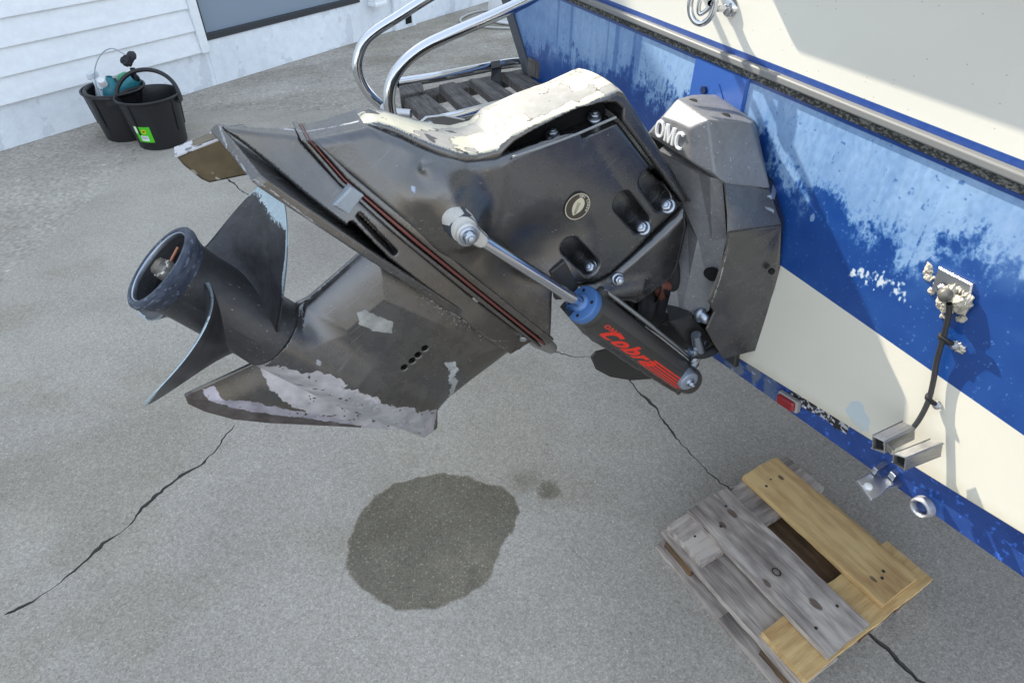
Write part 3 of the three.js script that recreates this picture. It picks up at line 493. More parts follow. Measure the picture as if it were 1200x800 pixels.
  const crown = (x, y) => { const q = toQ(x, y) - .47; return -.12 * q * q; };
  const upPoly = [[-0.842, 1.248], [-0.823, 1.249], [-0.784, 1.252], [-0.75, 1.256], [-0.739, 1.252], [-0.702, 1.234], [-0.652, 1.204], [-0.611, 1.19], [-0.561, 1.187], [-0.536, 1.193], [-0.48, 1.203], [-0.419, 1.214], [-0.353, 1.229], [-0.344, 1.221], [-0.182, 1.038], [-0.157, 1.021], [-0.211, 0.982], [-0.277, 0.936], [-0.326, 0.908], [-0.356, 0.902], [-0.395, 0.907], [-0.442, 0.928], [-0.454, 0.908], [-0.454, 0.834], [-0.456, 0.782], [-0.604, 0.966], [-0.714, 1.105], [-0.788, 1.19]];
  const upD = polyD(upPoly);
  const boss = [[-0.665, 1.152, 0.078], [-0.636, 1.099, 0.092]], fin = [[-0.679, 1.2, 0.085], [-0.651, 1.161, 0.09]];
  const pk = [[[-0.309, 1.058], [-0.261, 1.003], .0205], [[-0.256, 1.092], [-0.215, 1.038], .020], [[-0.416, 0.992], [-0.373, 0.942], .019]];
  const hollow = [-0.474, 1.011, 0.165], hollow2 = [-0.577, 1.084, 0.2];
  const slot = [[-0.556, 1.179], [-0.544, 1.194], [-0.526, 1.207], [-0.493, 1.22], [-0.454, 1.232], [-0.412, 1.242], [-0.374, 1.246], [-0.345, 1.243], [-0.33, 1.23], [-0.329, 1.21], [-0.341, 1.215], [-0.408, 1.201], [-0.471, 1.19], [-0.529, 1.18]], slotD = polyD(slot);
  const bodyD = (x, y, z) => {
    const a = Math.abs(z), d2 = upD(x, y); let d = ext(d2, a - Wp(x, y) - crown(x, y), .012);
    d = smin(d, capD(x, y, a, boss[0], boss[1], .030, .034), .05);
    d = smin(d, capD(x, y, a, fin[0], fin[1], .006, .012), .02);
    d = smax(d, -(Math.hypot((x - hollow[0]) * .8, y - hollow[1], a - hollow[2]) - .092), .035);
    d = smax(d, -Math.max(slotD(x - .004, y + .008), a - .068, .012 - a), .003);
    for (const [p, q, r] of pk) d = smax(d, -Math.max(segD2(x, y, p, q) - r, .026 - a), .005);
    return d;
  };
  { const [lo, hi] = boundsOf(upPoly.map((p) => [p[0], p[1], 0]), .02); lo[2] = -.14; hi[2] = .14; part(D, 'upper_gearcase', sdfMesh(bodyD, lo, hi, .0034), enamel); }
  // its mounting nuts, in the pockets
  const nut = (parent, c, dir, s = 1, name = 'nut') => {
    const g = merge(lathe(c, add3(c, dir), [[.0155 * s, -.004 * s], [.0155 * s, .001 * s], [.014 * s, .003 * s], [.011 * s, .0035 * s]], 24), lathe(c, add3(c, dir), [[.0115 * s, .003 * s], [.0115 * s, .012 * s], [.0095 * s, .0145 * s], [.006 * s, .0145 * s]], 6), lathe(c, add3(c, dir), [[.006 * s, .010 * s], [.006 * s, .0175 * s], [.0048 * s, .019 * s], [0, .019 * s]], 16));
    return part(parent, name, g, M.boltSteel);
  };
  for (const c of [[-0.251, 0.989, 0.066], [-0.2, 1.025, 0.066], [-0.361, 0.928, 0.066]]) nut(D, c, [-.72, .55, .42], 1);
  // pivot housing below the curved joint
  const pvPoly = [[-0.162, 1.015], [-0.206, 0.976], [-0.269, 0.931], [-0.318, 0.9], [-0.352, 0.894], [-0.406, 0.901], [-0.371, 0.881], [-0.304, 0.849], [-0.246, 0.807], [-0.2, 0.827], [-0.161, 0.851], [-0.151, 0.884], [-0.148, 0.97]];
  { const d2 = polyD(pvPoly), [lo, hi] = boundsOf(pvPoly.map((p) => [p[0], p[1], 0]), .03); lo[2] = -.11; hi[2] = .11; part(D, 'pivot_housing', sdfMesh((x, y, z) => smin(ext(d2(x, y), Math.abs(z) - .078, .014), capD(x, y, Math.abs(z), [-0.343, 0.86, 0.07], [-0.251, 0.852, 0.07], .022, .014), .03), lo, hi, .0036), enamel); }
  nut(D, [-0.307, 0.895, 0.083], [-.2, .35, .9], .9, 'bolt');
  // badge
  {
    const c = [-0.411, 1.076, 0.079], R = .0262;
    const t = canvasTex(256, 256, (g) => {
      g.fillStyle = '#15161a'; g.fillRect(0, 0, 256, 256); g.fillStyle = '#c9bfa6'; g.beginPath(); g.arc(128, 128, 124, 0, 7); g.fill(); g.fillStyle = '#4b463d'; g.beginPath(); g.arc(128, 128, 114, 0, 7); g.fill();
      g.fillStyle = '#d8cfb6'; g.beginPath(); g.moveTo(128, 40); g.bezierCurveTo(200, 60, 210, 140, 150, 190); g.lineTo(118, 214); g.bezierCurveTo(66, 170, 56, 80, 128, 40); g.fill();
      g.strokeStyle = '#6d6454'; g.lineWidth = 4; for (const x of [-24, -8, 8, 24]) { g.beginPath(); g.moveTo(128 + x * .6, 90); g.lineTo(126 + x * .35, 196); g.stroke(); }
      g.fillStyle = '#f2eee4'; g.font = 'bold 25px sans-serif'; g.textAlign = 'center'; const s = 'OMC COBRA'; for (let i = 0; i < s.length; i++) { g.save(); g.translate(128, 128); g.rotate(-.15 + i * .24); g.fillText(s[i], 0, -92); g.restore(); }
    });
    const disc = new THREE.CircleGeometry(R, 48); disc.rotateZ(-.35); disc.translate(c[0], c[1], c[2] + .0026);
    const rim = cyl([c[0], c[1], c[2] - .012], [c[0], c[1], c[2] + .0022], R + .0014, R + .0006, 48);
    const b = part(D, 'badge', rim, std(lin(.02, .02, .022), .35)); part(b, 'emblem', disc, std(0xffffff, .35, .3, { map: t }));
  }
  // top cover with its open side slot
  const flakeMap = tex(1024, 512, (u, v) => {
    const x = u * .62, z = v * .2, big = fbm(x * 16, z * 22, 5, 3), sm = fbm(x * 90, z * 90, 4, 8), L = ss(.10, .24, u) * (1 - ss(.9, 1, u));
    let c = [150 + (sm - .5) * 22, 147 + (sm - .5) * 22, 141 + (sm - .5) * 24];
    const e = Math.abs(big - .5); if (big > .5) c = [188 + (sm - .5) * 10, 183 + (sm - .5) * 10, 164 + (sm - .5) * 14];
    if (e < .006) c = [92, 86, 78]; if (fbm(x * 40, z * 44, 4, 18) > .70 && u < .3) c = [66, 66, 68];
    return c;
  });
  const cvPoly = [[-0.754, 1.25], [-0.732, 1.254], [-0.707, 1.246], [-0.685, 1.235], [-0.658, 1.222], [-0.617, 1.206], [-0.589, 1.199], [-0.553, 1.202], [-0.531, 1.219], [-0.467, 1.236], [-0.402, 1.248], [-0.355, 1.261], [-0.343, 1.263], [-0.329, 1.256], [-0.141, 1.022], [-0.166, 1.025], [-0.331, 1.213], [-0.341, 1.221], [-0.407, 1.204], [-0.47, 1.193], [-0.528, 1.183], [-0.553, 1.178], [-0.604, 1.181], [-0.646, 1.196], [-0.694, 1.221], [-0.73, 1.237]];
  {
    const a = polyD(cvPoly), b = polyD(slot), [lo, hi] = boundsOf(cvPoly.map((p) => [p[0], p[1], 0]), .02); lo[2] = -.11; hi[2] = .11;
    const f = (x, y, z) => { const az = Math.abs(z), hw = .069 - .045 * (1 - ss(-.77, -.62, x)), lift = .006 - .008 * (az / .07) ** 2; let d = ext(a(x, y - lift), az - hw, .007); return smax(d, -Math.max(b(x, y), .012 - az), .005); };
    const g = sdfMesh(f, lo, hi, .0032, [0, 2]), p = g.attributes.position, uv = g.attributes.uv, n = g.attributes.normal;
    for (let i = 0; i < p.count; i++) uv.setXY(i, (p.getX(i) + .78) / .62, (p.getZ(i) + (n.getY(i) < .5 ? p.getY(i) : 0) + .1) / .2);
    // paint is gone on the top; the upright skirt keeps its dark coat
    const g2 = g.toNonIndexed(), P = g2.attributes.position, Nn = g2.attributes.normal, tops = [], sides = [];
    for (let i = 0; i < P.count; i += 3) { const y = (Nn.getY(i) + Nn.getY(i + 1) + Nn.getY(i + 2)) / 3, x = P.getX(i), zz = P.getZ(i), ed = (fbm(x * 60, P.getY(i) * 60 + zz * 40, 3, 4) - .5) * .5; (y > .70 + ed * .6 && x < -.335 + ed * .02 ? tops : sides).push(i); }
    const pick = (ids) => { const q = new THREE.BufferGeometry(); for (const [k, s] of [['position', 3], ['normal', 3], ['uv', 2]]) { const src = g2.attributes[k].array, out = new Float32Array(ids.length * 3 * s); ids.forEach((id, t) => out.set(src.subarray(id * s, (id + 3) * s), t * 3 * s)); q.setAttribute(k, new THREE.BufferAttribute(out, s)); } return q; };
    const sg = pick(sides), sp = sg.attributes.position; for (let i = 0; i < sp.count; i++) sg.attributes.uv.setXY(i, sp.getX(i), sp.getY(i));
    const C = part(D, 'top_cover', sg, enamel, 'arched cover with bare flaking top'); part(C, 'bare_top', pick(tops), std(0xffffff, .62, 0, { map: flakeMap }));
    part(C, 'slot_shade', slab(slot.map((p) => [p[0], p[1] - .012, .0165]), [0, 0, -.033], .001), M.hole);  // black slab paints the shade inside the slot
    for (const q of [[-0.363, 1.211, 0.035], [-0.442, 1.193, 0.035]]) nut(C, q, [-.2, .8, .4], .8, 'bolt');
  }
  part(D, 'gearcase_lip', tube([[-0.539, 1.191, 0.085], [-0.479, 1.2, 0.085], [-0.418, 1.211, 0.085], [-0.378, 1.22, 0.084], [-0.353, 1.226, 0.085]], .0022, 40, 8), bare);
  // joint plates between the gearcases
  {
    const W2 = (x, y) => Wp(x, y) + crown(x, y);
    const strip = (P, grow, m) => { const d = polyD(P), [lo, hi] = boundsOf(P.map((p) => [p[0], p[1], 0]), .012); lo[2] = -.11; hi[2] = .11; part(D, 'joint_plate', sdfMesh((x, y, z) => ext(d(x, y), Math.abs(z) - W2(x, y) - grow, .003), lo, hi, .0027), m); };
    strip([[-0.832, 1.252], [-0.825, 1.248], [-0.787, 1.197], [-0.715, 1.117], [-0.606, 0.982], [-0.451, 0.798], [-0.463, 0.788], [-0.616, 0.974], [-0.724, 1.109], [-0.795, 1.191]], .0022, enamel);
    strip([[-0.837, 1.251], [-0.832, 1.25], [-0.796, 1.191], [-0.724, 1.107], [-0.616, 0.972], [-0.466, 0.787], [-0.472, 0.785], [-0.621, 0.968], [-0.73, 1.104], [-0.8, 1.189]], .0008, std(lin(.16, .055, .045), .3, .3));
    strip([[-0.846, 1.253], [-0.838, 1.252], [-0.801, 1.189], [-0.732, 1.103], [-0.622, 0.967], [-0.474, 0.783], [-0.487, 0.79], [-0.631, 0.964], [-0.739, 1.1], [-0.808, 1.187]], .0028, enamel);
  }
  // lower gearcase: wedge above the plate, leg, torpedo
  const loPoly = [[-0.943, 1.274], [-0.899, 1.262], [-0.846, 1.251], [-0.805, 1.183], [-0.732, 1.094], [-0.624, 0.954], [-0.475, 0.77], [-0.505, 0.766], [-0.532, 0.76], [-0.6, 0.848], [-0.666, 0.941], [-0.749, 1.051], [-0.806, 1.123], [-0.856, 1.175], [-0.9, 1.226]];
  const loD = polyD(loPoly);
  const legPoly = [[-0.758, 1.048], [-0.829, 1.002], [-0.897, 0.959], [-0.923, 0.897], [-0.841, 0.697], [-0.721, 0.54], [-0.696, 0.567], [-0.682, 0.612], [-0.655, 0.638], [-0.602, 0.67], [-0.535, 0.706], [-0.471, 0.743], [-0.586, 0.895]];
  const legD = polyD(legPoly), rad = table([[-.05, .0625], [0, .0625], [.17, .061], [.24, .055], [.31, .045], [.37, .032], [.415, .018], [.44, .006], [.445, .002]]);
  const slots = [[[-0.803, 1.129, 0.075], [-0.765, 1.068, 0.075]], [[-0.788, 1.138, 0.075], [-0.745, 1.069, 0.075]]], pores = [[-0.747, 0.786, 0.03], [-0.73, 0.797, 0.03], [-0.717, 0.807, 0.03], [-0.702, 0.819, 0.03]];
  const lowD = (x, y, z) => {
    const a = Math.abs(z), p = toP(x, y), q = toQ(x, y);
    let d = ext(loD(x, y), a - (.002 + .082 * ss(-.29, -.03, p) * (1 - .35 * ss(.22, .42, p)) + .14 * clamp(.285 - q, -.02, .06)), .005) * .9;
    for (const [s, t] of slots) d = smax(d, -(capD(x, y, a, [s[0], s[1], a], [t[0], t[1], a], .0048) > -1 ? Math.max(segD2(x, y, s, t) - .0046, .045 - a) : 1), .003);
    const ld = legD(x, y), w = .037 * Math.sqrt(clamp(-ld / .075, 0, 1) + 1e-4) + .003; let l = ld > 0 ? Math.hypot(ld, Math.max(a - .003, 0)) : Math.max((a - w) * .85, ld);
    for (const s of pores) l = smax(l, -(Math.hypot(x - s[0], y - s[1]) - .0062), .003);
    const rr = Math.hypot(q, a), e = Math.max((rr - rad(p)) * .94, -p - .0, p - .446);
    return Math.min(d, smin(l, e, .035));
  };
  { const all = [...loPoly, ...legPoly].map((p) => [p[0], p[1], 0]), [lo, hi] = boundsOf([...all, shaft(.45), shaft(0, -.07), shaft(.3, -.07)], .03); lo[2] = -.12; hi[2] = .12; part(D, 'lower_gearcase', sdfMesh(lowD, lo, hi, .0034), enamel); }
  for (const s of pores) part(D, 'water_hole', cyl([s[0], s[1], .0], [s[0], s[1], .022], .0055, .0055, 12), M.hole);
  // skeg
  { const P = [[-0.999, 0.863], [-1.126, 0.832], [-1.127, 0.81], [-1.107, 0.782], [-1.068, 0.745], [-1.013, 0.711], [-0.852, 0.627], [-0.768, 0.581], [-0.745, 0.614], [-0.862, 0.782]], d2 = polyD(P), [lo, hi] = boundsOf(P.map((p) => [p[0], p[1], 0]), .012); lo[2] = -.03; hi[2] = .03; part(D, 'skeg', sdfMesh((x, y, z) => ext(d2(x, y), Math.abs(z) - .004 - .010 * ss(0, .06, -d2(x, y)), .003), lo, hi, .0028), enamel); }
  // anti-ventilation plate
  {
    const pl = [[-.288, 0], [-.268, .03], [-.236, .098], [-.225, .103], [-.05, .104], [.15, .092], [.33, .07], [.40, .045], [.43, 0]], qq = (p) => .222 + .075 * (p + .232), H = .011;
    const pd = polyD([...pl, ...pl.slice(1, -1).reverse().map((p) => [p[0], -p[1]])]), pts = pl.flatMap((p) => [shaft(p[0], qq(p[0]) - .02, p[1]), shaft(p[0], qq(p[0]) + .02, -p[1])]), [lo, hi] = boundsOf(pts, .012);
    part(D, 'anti_ventilation_plate', sdfMesh((x, y, z) => { const p = toP(x, y), q = toQ(x, y) - qq(p), d = pd(p, z); return Math.min(ext(d, Math.abs(q) - H / 2, .003), ext(Math.max(d, -d - .008), Math.abs(q - .002) - H / 2 - .002, .002)); }, lo, hi, .003), enamel);
  }
  // trim tab under the tail
  { const P = [[-1.013, 1.232], [-0.949, 1.25], [-0.924, 1.231], [-0.913, 1.188], [-0.928, 1.186], [-0.981, 1.184], [-0.99, 1.191], [-1.007, 1.216]]; part(D, 'trim_tab', slab(P.map((p) => [p[0], p[1], -.028]), [0, 0, -.032], .004), std(0xffffff, .45, .45, { map: scaled(tex(256, 256, (u, v) => { const n = fbm(u * 9, v * 9, 4, 3), s = ss(.60, .63, fbm(u * 7 + 3, v * 7, 4, 7)); return [lerp(76 + n * 40, 170, s), lerp(69 + n * 34, 166, s), lerp(54 + n * 26, 160, s)]; }), .2) })); const e = [P[0], P[1]]; part(D, 'lit_worn_edge', slab([[e[0][0] - .001, e[0][1] + .001, -.0265], [e[1][0] + .01, e[1][1] + .0005, -.0265], [e[1][0] + .01, e[1][1] + .0005, -.0615], [e[0][0] - .001, e[0][1] + .001, -.0615]], [.001, -.0025, 0], .0008), std(0xffffff, .5, .4, { map: scaled(tex(256, 256, (u, v) => { const n = fbm(u * 14, v * 14, 4, 3), q = n > .38 ? 186 : 110; return [q, q, q + 3]; }), .12) })); }  // silver top slab: bare worn paint, with its lit brightness put into the colour
  // sacrificial anode on the side
  part(D, 'anode', slab([[-0.793, 1.185, 0.074], [-0.776, 1.168, 0.074], [-0.803, 1.141, 0.074], [-0.824, 1.162, 0.074]], [0, 0, -.024], .003), std(lin(.46, .50, .54), .5, .4, { bumpMap: scaled(grainTex, .06), bumpScale: .0012 }));
  for (const c of [[-0.609, 0.935, 0.078], [-0.506, 0.8, 0.066]]) part(D, 'bolt', merge(lathe(c, add3(c, [-.4, -.3, .85]), [[.0085, -.012], [.0085, .005], [.007, .0065], [0, .0065]], 6)), M.galv);
  for (const c of [[-0.556, 0.813, 0.064], [-0.72, 0.785, 0.036]]) part(D, 'screw', lathe(c, add3(c, [0, 0, 1]), [[.0062, -.006], [.0062, .002], [.0045, .0035], [0, .0035]], 18), std(lin(.55, .5, .45), .5, .4));
  // worn front lug and the small plate beside it
  { const a = [-0.465, 0.77, 0.05], b = [-0.421, 0.715, 0.05]; part(D, 'front_lug', sdfMesh((x, y, z) => smax(capD(x, y, z, a, [b[0], b[1], .03], .019, .013), -(y - (b[1] - .004)) * -1 - 1, .002), [Math.min(a[0], b[0]) - .04, Math.min(a[1], b[1]) - .04, -.02], [Math.max(a[0], b[0]) + .04, Math.max(a[1], b[1]) + .04, .09], .003), std(lin(.30, .29, .27), .6, .2, { bumpMap: scaled(grainTex, .08), bumpScale: .003 })); }
  part(D, 'side_plate', slab([[-0.461, 0.956, 0.088], [-0.433, 0.973, 0.088], [-0.398, 0.904, 0.088], [-0.417, 0.883, 0.088], [-0.447, 0.888, 0.088]], [0, 0, -.012], .002), plain);

  // trim ram: eye, rod, collar, cylinder
  {
    const z = .128, E0 = [-0.646, 1.116, 0.128], R0 = [-0.41, 0.893, 0.128], R1 = [-0.094, 0.572, 0.128], ax = V3(R1).sub(V3(R0)).normalize(), a = [ax.x, ax.y, ax.z], n1 = [-a[1], a[0], 0], L = V3(R1).sub(V3(R0)).length();
    const T = part(D, 'trim_ram', lathe(R0, R1, [[.0, 0], [.034, 0], [.0355, .004], [.0355, L * .90], [.033, L * .985], [.02, L + .012], [0, L + .012]], 48), std(lin(.12, .115, .11), .36, .7, { bumpMap: scaled(grainTex, .2), bumpScale: .0004 }));
    part(T, 'rod', cyl(add3(E0, a, .02), add3(R0, a, .02), .0108, .0108, 28), M.chrome);
    const blue = std(lin(.07, .17, .40), .45, .25);
    part(T, 'collar', lathe(add3(R0, a, -.010), R1, [[.012, .004], [.016, 0], [.0335, 0], [.0365, .003], [.0365, .017], [.034, .019]], 48), blue);
    part(T, 'rod_seal', lathe(add3(R0, a, -.016), R1, [[.0108, 0], [.0165, .001], [.018, .007]], 32), std(lin(.10, .2, .42), .4, .2));
    for (let k = 0; k < 4; k++) { const th = k * Math.PI / 2 + .9, c = add3(add3(add3(R0, a, -.0105), n1, .026 * Math.cos(th)), [0, 0, 1], .026 * Math.sin(th)); part(T, 'collar_hole', cyl(c, add3(c, a, .002), .0034, .0034, 12), M.hole); }
    // eye casting with chipped white paint, washer and nut
    const chip = std(0xffffff, .55, 0, { map: scaled(tex(256, 256, (u, v) => { const n = fbm(u * 5, v * 5, 4, 3), q = (fbm(u * 40, v * 40, 3, 4) - .5) * 30; return n > .40 ? [190 + q, 186 + q, 178 + q] : [62 + q, 64 + q, 70 + q]; }), .14) });
    const c0 = [-0.655, 1.128, 0.105], c1 = [E0[0], E0[1], z];
    part(T, 'rod_eye', sdfMesh((x, y, zz) => smin(smin(capD(x, y, zz, [c1[0], c1[1], .10], [c1[0], c1[1], .138], .0245, .022), capD(x, y, zz, [c0[0], c0[1], .108], [c1[0], c1[1], .12], .016, .019), .012), capD(x, y, zz, c1, add3(c1, a, .045), .017, .0135), .012), [E0[0] - .08, E0[1] - .08, .06], [E0[0] + .09, E0[1] + .08, .18], .0026), chip);
    const wc = [E0[0], E0[1], .157]; part(T, 'washer', lathe(wc, add3(wc, [0, 0, 1]), [[.019, 0], [.019, .003], [.01, .0035]], 28), M.galv);
    nut(T, [wc[0], wc[1], .160], [0, 0, 1], .95, 'nut');
    // oil line and clips along the cylinder
    const up = (s, o, zz = 0) => add3(add3(add3(R0, a, s), n1, o), [0, 0, 1], zz);
    part(T, 'oil_line', tube([up(.012, .043, -.002), up(.035, .046, -.002), up(L * .6, .046, -.002), up(L * .93, .043, -.002)], .0048, 40, 12), M.galv);
    for (const b of [.02, L * .92]) part(T, 'line_boss', lathe(up(b, .018, -.005), up(b, .06, -.005), [[.012, 0], [.012, .026], [.008, .03], [0, .03]], 20), plain);
    part(T, 'rib', merge(slab([up(.03, .030, .008), up(L * .9, .028, .008), up(L * .9, .036, .004), up(.03, .038, .004)], [0, 0, -.014], .002)), plain);
    // chipped lower flange
    const fl = []; for (let i = 0; i <= 24; i++) fl.push(up(-.01 + (L + .01) * i / 24, -.034 - .016 * Math.sin(Math.min(1, i / 6) * 1.57) * (1 - .5 * i / 24) + (hash(i, 4, 2) - .5) * .003)); for (let i = 24; i >= 0; i--) fl.push(up(-.01 + (L + .01) * i / 24, -.02));
    part(T, 'flange', slab(fl.map((p) => [p[0], p[1], z + .006]), [0, 0, -.04], .003), enamel);
    // end pin
    const pe = [-0.141, 0.627, 0.165]; part(T, 'end_cap', lathe([pe[0], pe[1], .148], [pe[0], pe[1], 1], [[.024, 0], [.024, .022], [.021, .026], [0, .026]], 32), std(lin(.3, .34, .4), .45, .5)); nut(T, [pe[0], pe[1], .175], [.1, -.1, 1], .7, 'nut');
    // printed name and stripes wrapped on the cylinder
    const decal = canvasTex(1024, 256, (g) => {
      g.fillStyle = '#3a3734'; g.fillRect(0, 0, 1024, 256); g.fillStyle = '#e0301c'; g.strokeStyle = '#e0301c';
      g.save(); g.transform(1, 0, -.25, 1, 55, 0); g.font = 'italic bold 176px sans-serif'; g.lineWidth = 9; g.fillText('Cobra', 62, 190); g.strokeText('Cobra', 62, 190); g.restore();
      g.font = 'italic bold 60px sans-serif'; g.fillText('OMC', 52, 92);
      for (let i = 0; i < 5; i++) g.fillRect(556 - i * 10, 66 + i * 32, 440, 17);
      g.fillStyle = '#3a3734'; for (let i = 0; i < 240; i++) { const x = hash(i, 1, 3) * 1024, y = hash(i, 2, 3) * 256, s = 1 + hash(i, 3, 3) * 5; g.fillRect(x, y, s * 1.6, s * .7); }
    });
    const s0 = .022, s1 = L * .93, t0 = 1.2, t1 = 2.75, pos = [], uv = [], ix = [], NS = 24;
    for (let i = 0; i <= NS; i++) { const th = lerp(t0, t1, i / NS); for (const s of [s0, s1]) { const q = up(s, .0361 * Math.cos(th), .0361 * Math.sin(th)); pos.push(...q); uv.push(s === s0 ? 0 : 1, 1 - i / NS); } }
    for (let i = 0; i < NS; i++) { const k = i * 2; ix.push(k, k + 2, k + 1, k + 1, k + 2, k + 3); }
    const dg = new THREE.BufferGeometry(); dg.setAttribute('position', new THREE.Float32BufferAttribute(pos, 3)); dg.setAttribute('uv', new THREE.Float32BufferAttribute(uv, 2)); dg.setIndex(ix); dg.computeVertexNormals();
    part(T, 'lettering', dg, std(0xffffff, .42, 0, { map: decal, side: THREE.DoubleSide }));
  }
  // flat plate hanging behind the ram
  part(D, 'lower_plate', slab([[-0.282, 0.6, -0.02], [-0.271, 0.612, -0.02], [-0.213, 0.608, -0.02], [-0.056, 0.483, -0.02], [-0.008, 0.434, -0.02], [-0.151, 0.479, -0.02], [-0.219, 0.517, -0.02], [-0.266, 0.561, -0.02]], [.004, -.012, -.004], .003), plain);

  // gimbal housing: faceted cap, side plates, swivel yoke
  {
    const capPts = []; for (const s of [1, -1]) { if (s > 0) capPts.push([-.155, 1.191, .08], [-.06, 1.171, .087], [-.172, 1.167, .053], [-.17, 1.111, .076], [-.15, 1.103, .12], [-.13, 1.085, .131], [-.03, 1.062, .146], [.0, 1.15, .04], [0, 1.045, .105]); else capPts.push([-.132, 1.187, -.042], [-.065, 1.174, -.08], [-.17, 1.162, -.03], [-.17, 1.119, -.063], [-.15, 1.10, -.10], [-.03, 1.06, -.13], [0, 1.165, -.085], [0, 1.058, -.14]); }
    const cap = part(D, 'gimbal_cap', hullMesh(capPts, .0028, .0026), capPaint, 'angular cap with raised lettering and two bolt holes');
    const capSkin = hullD(capPts, .0028);
    for (const h of [[-0.088, 1.176, 0.048], [-0.102, 1.181, -0.033]]) { let y = 1.21; while (y > 1.15 && capSkin(h[0], y, h[2]) > 0) y -= .0004; part(cap, 'bolt_hole', cyl([h[0], y - .01, h[2]], [h[0], y + .0012, h[2]], .0085, .0085, 24), M.hole); }
    const font = await new FontLoader().loadAsync('fonts/droid/droid_sans_regular.typeface.json');
    const tg = new TextGeometry('OMC', { font, size: .031, depth: .003, curveSegments: 8, bevelEnabled: true, bevelThickness: .0012, bevelSize: .0009, bevelSegments: 2 }); tg.computeBoundingBox();
    const bb = tg.boundingBox; tg.translate(-(bb.min.x + bb.max.x) / 2, -(bb.min.y + bb.max.y) / 2, 0); tg.scale(.92, 1, 1);
    const X = new THREE.Vector3(0, 0, 1), Zn = new THREE.Vector3(-.9995, .03, 0).normalize(), Y = new THREE.Vector3().crossVectors(Zn, X); tg.applyMatrix4(new THREE.Matrix4().makeBasis(X, Y, Zn)); tg.translate(-.1718, 1.139, .002);
    part(cap, 'lettering', tg, std(lin(.78, .78, .78), .45));
    const rim = [[-0.147, 1.099, 0.119], [-0.133, 1.093, 0.122], [-0.127, 1.08, 0.127], [-0.124, 1.032, 0.148], [-0.124, 0.998, 0.16], [-0.073, 1.002, 0.175], [-0.018, 1.003, 0.188], [-0.03, 1.061, 0.146]], rim2 = [[-0.124, 0.997, 0.16], [-0.073, 1.001, 0.175], [-0.018, 1.002, 0.188], [0, 0.91, 0.2], [0.006, 0.807, 0.203], [0.014, 0.692, 0.205], [-0.029, 0.686, 0.196], [-0.069, 0.679, 0.186], [-0.106, 0.733, 0.178], [-0.131, 0.775, 0.173], [-0.121, 0.817, 0.173], [-0.141, 0.849, 0.168], [-0.129, 0.901, 0.166], [-0.121, 0.96, 0.163]];
    for (const s of [1, -1]) { const fl = (r) => s > 0 ? r : r.map((p) => [p[0], p[1], .012 - p[2]]); part(D, 'gimbal_side', slab(fl(rim2), [.08, 0, -.06 * s], .003), enamel); part(D, 'gimbal_shoulder', slab(fl(rim), [.08, 0, -.06 * s], .0025), enamel); }
    const bh = [-0.025, 0.909, 0.203]; part(D, 'screw_hole', cyl(add3(bh, [0, 0, -.004]), add3(bh, [-.0012, 0, .0012]), .0065, .0065, 16), M.hole);
    // yoke
    const rows = [[[-0.175, 1.099, -0.02], [-0.13, 1.074, 0.055], [-0.128, 1.079, 0.085], [-0.11, 1.077, 0.1]], [[-0.11, 0.948, 0.03], [-0.113, 0.934, 0.072], [-0.1, 0.94, 0.1], [-0.085, 0.956, 0.122]], [[-0.138, 0.844, 0.055], [-0.126, 0.85, 0.085], [-0.104, 0.861, 0.112], [-0.093, 0.885, 0.132]], [[-0.154, 0.753, 0.065], [-0.131, 0.744, 0.09], [-0.113, 0.756, 0.115], [-0.098, 0.788, 0.135]]];
    part(D, 'swivel_yoke', loft(rows, [.085, .01, -.05]), capPaint);
    part(D, 'yoke_hole', cyl(add3([-0.095, 0.87, 0.12], [0, 0, -.01]), add3([-0.103, 0.877, 0.128], [-.002, .002, .002]), .014, .014, 24), M.hole);
    // bellows in the dark gap, and the far arm
    { const c0 = [-0.224, 0.757, -0.01], pr = []; for (let i = 0; i <= 44; i++) pr.push([.058 + .009 * Math.cos(i / 44 * Math.PI * 2 * 8), i / 44 * .36]); part(D, 'exhaust_bellows', lathe(c0, [0, c0[1] - .05, 0], pr, 36), M.rubber); }
    const b0 = [-0.186, 0.827, 0], b1 = [-.0, b0[1] + .02, 0], pr = []; for (let i = 0; i <= 40; i++) pr.push([.062 + .010 * Math.cos(i / 40 * Math.PI * 2 * 7), i / 40 * .33]); part(D, 'bellows', lathe(b0, b1, pr, 36), M.rubber);
    part(D, 'shade_filler', slab([[-0.205, 0.809, -0.015], [-0.037, 0.763, -0.015], [0.067, 0.533, -0.015], [0.046, 0.493, -0.015], [-0.016, 0.538, -0.015], [-0.116, 0.628, -0.015], [-0.18, 0.696, -0.015]], [.03, 0, -.05], .006), M.rubber);  // added dark slab standing in for the shade in the gap
    part(D, 'hose', tube([[-0.127, 0.748, 0.02], [-0.173, 0.813, 0.05], [-0.163, 0.825, 0.055], [-0.109, 0.789, 0.04]], .011, 30, 12), std(lin(.16, .055, .04), .6));
    part(D, 'transom_plate', slab([[-.012, .62, -.17], [-.012, 1.03, -.15], [-.012, 1.03, .11], [-.012, .62, .17]], [.014, 0, 0], .003), plain);
    // lower fittings
    const f0 = [-0.105, 0.772, 0.135]; part(D, 'bolt', lathe([f0[0], f0[1], .12], [f0[0] - .05, f0[1] + .12, 1], [[.019, 0], [.019, .012], [.012, .013], [.012, .030], [0, .032]], 6), M.boltSteel);
    part(D, 'fitting', merge(cyl([-0.123, 0.734, 0.14], [-0.1, 0.677, 0.14], .011, .014, 18), cyl([-0.102, 0.682, 0.14], [-0.113, 0.651, 0.14], .009, .009, 16), lathe([-0.126, 0.686, 0.14], [-0.076, 0.673, 0.14], [[.012, 0], [.014, .008], [.009, .02], [0, .02]], 6)), M.boltSteel);
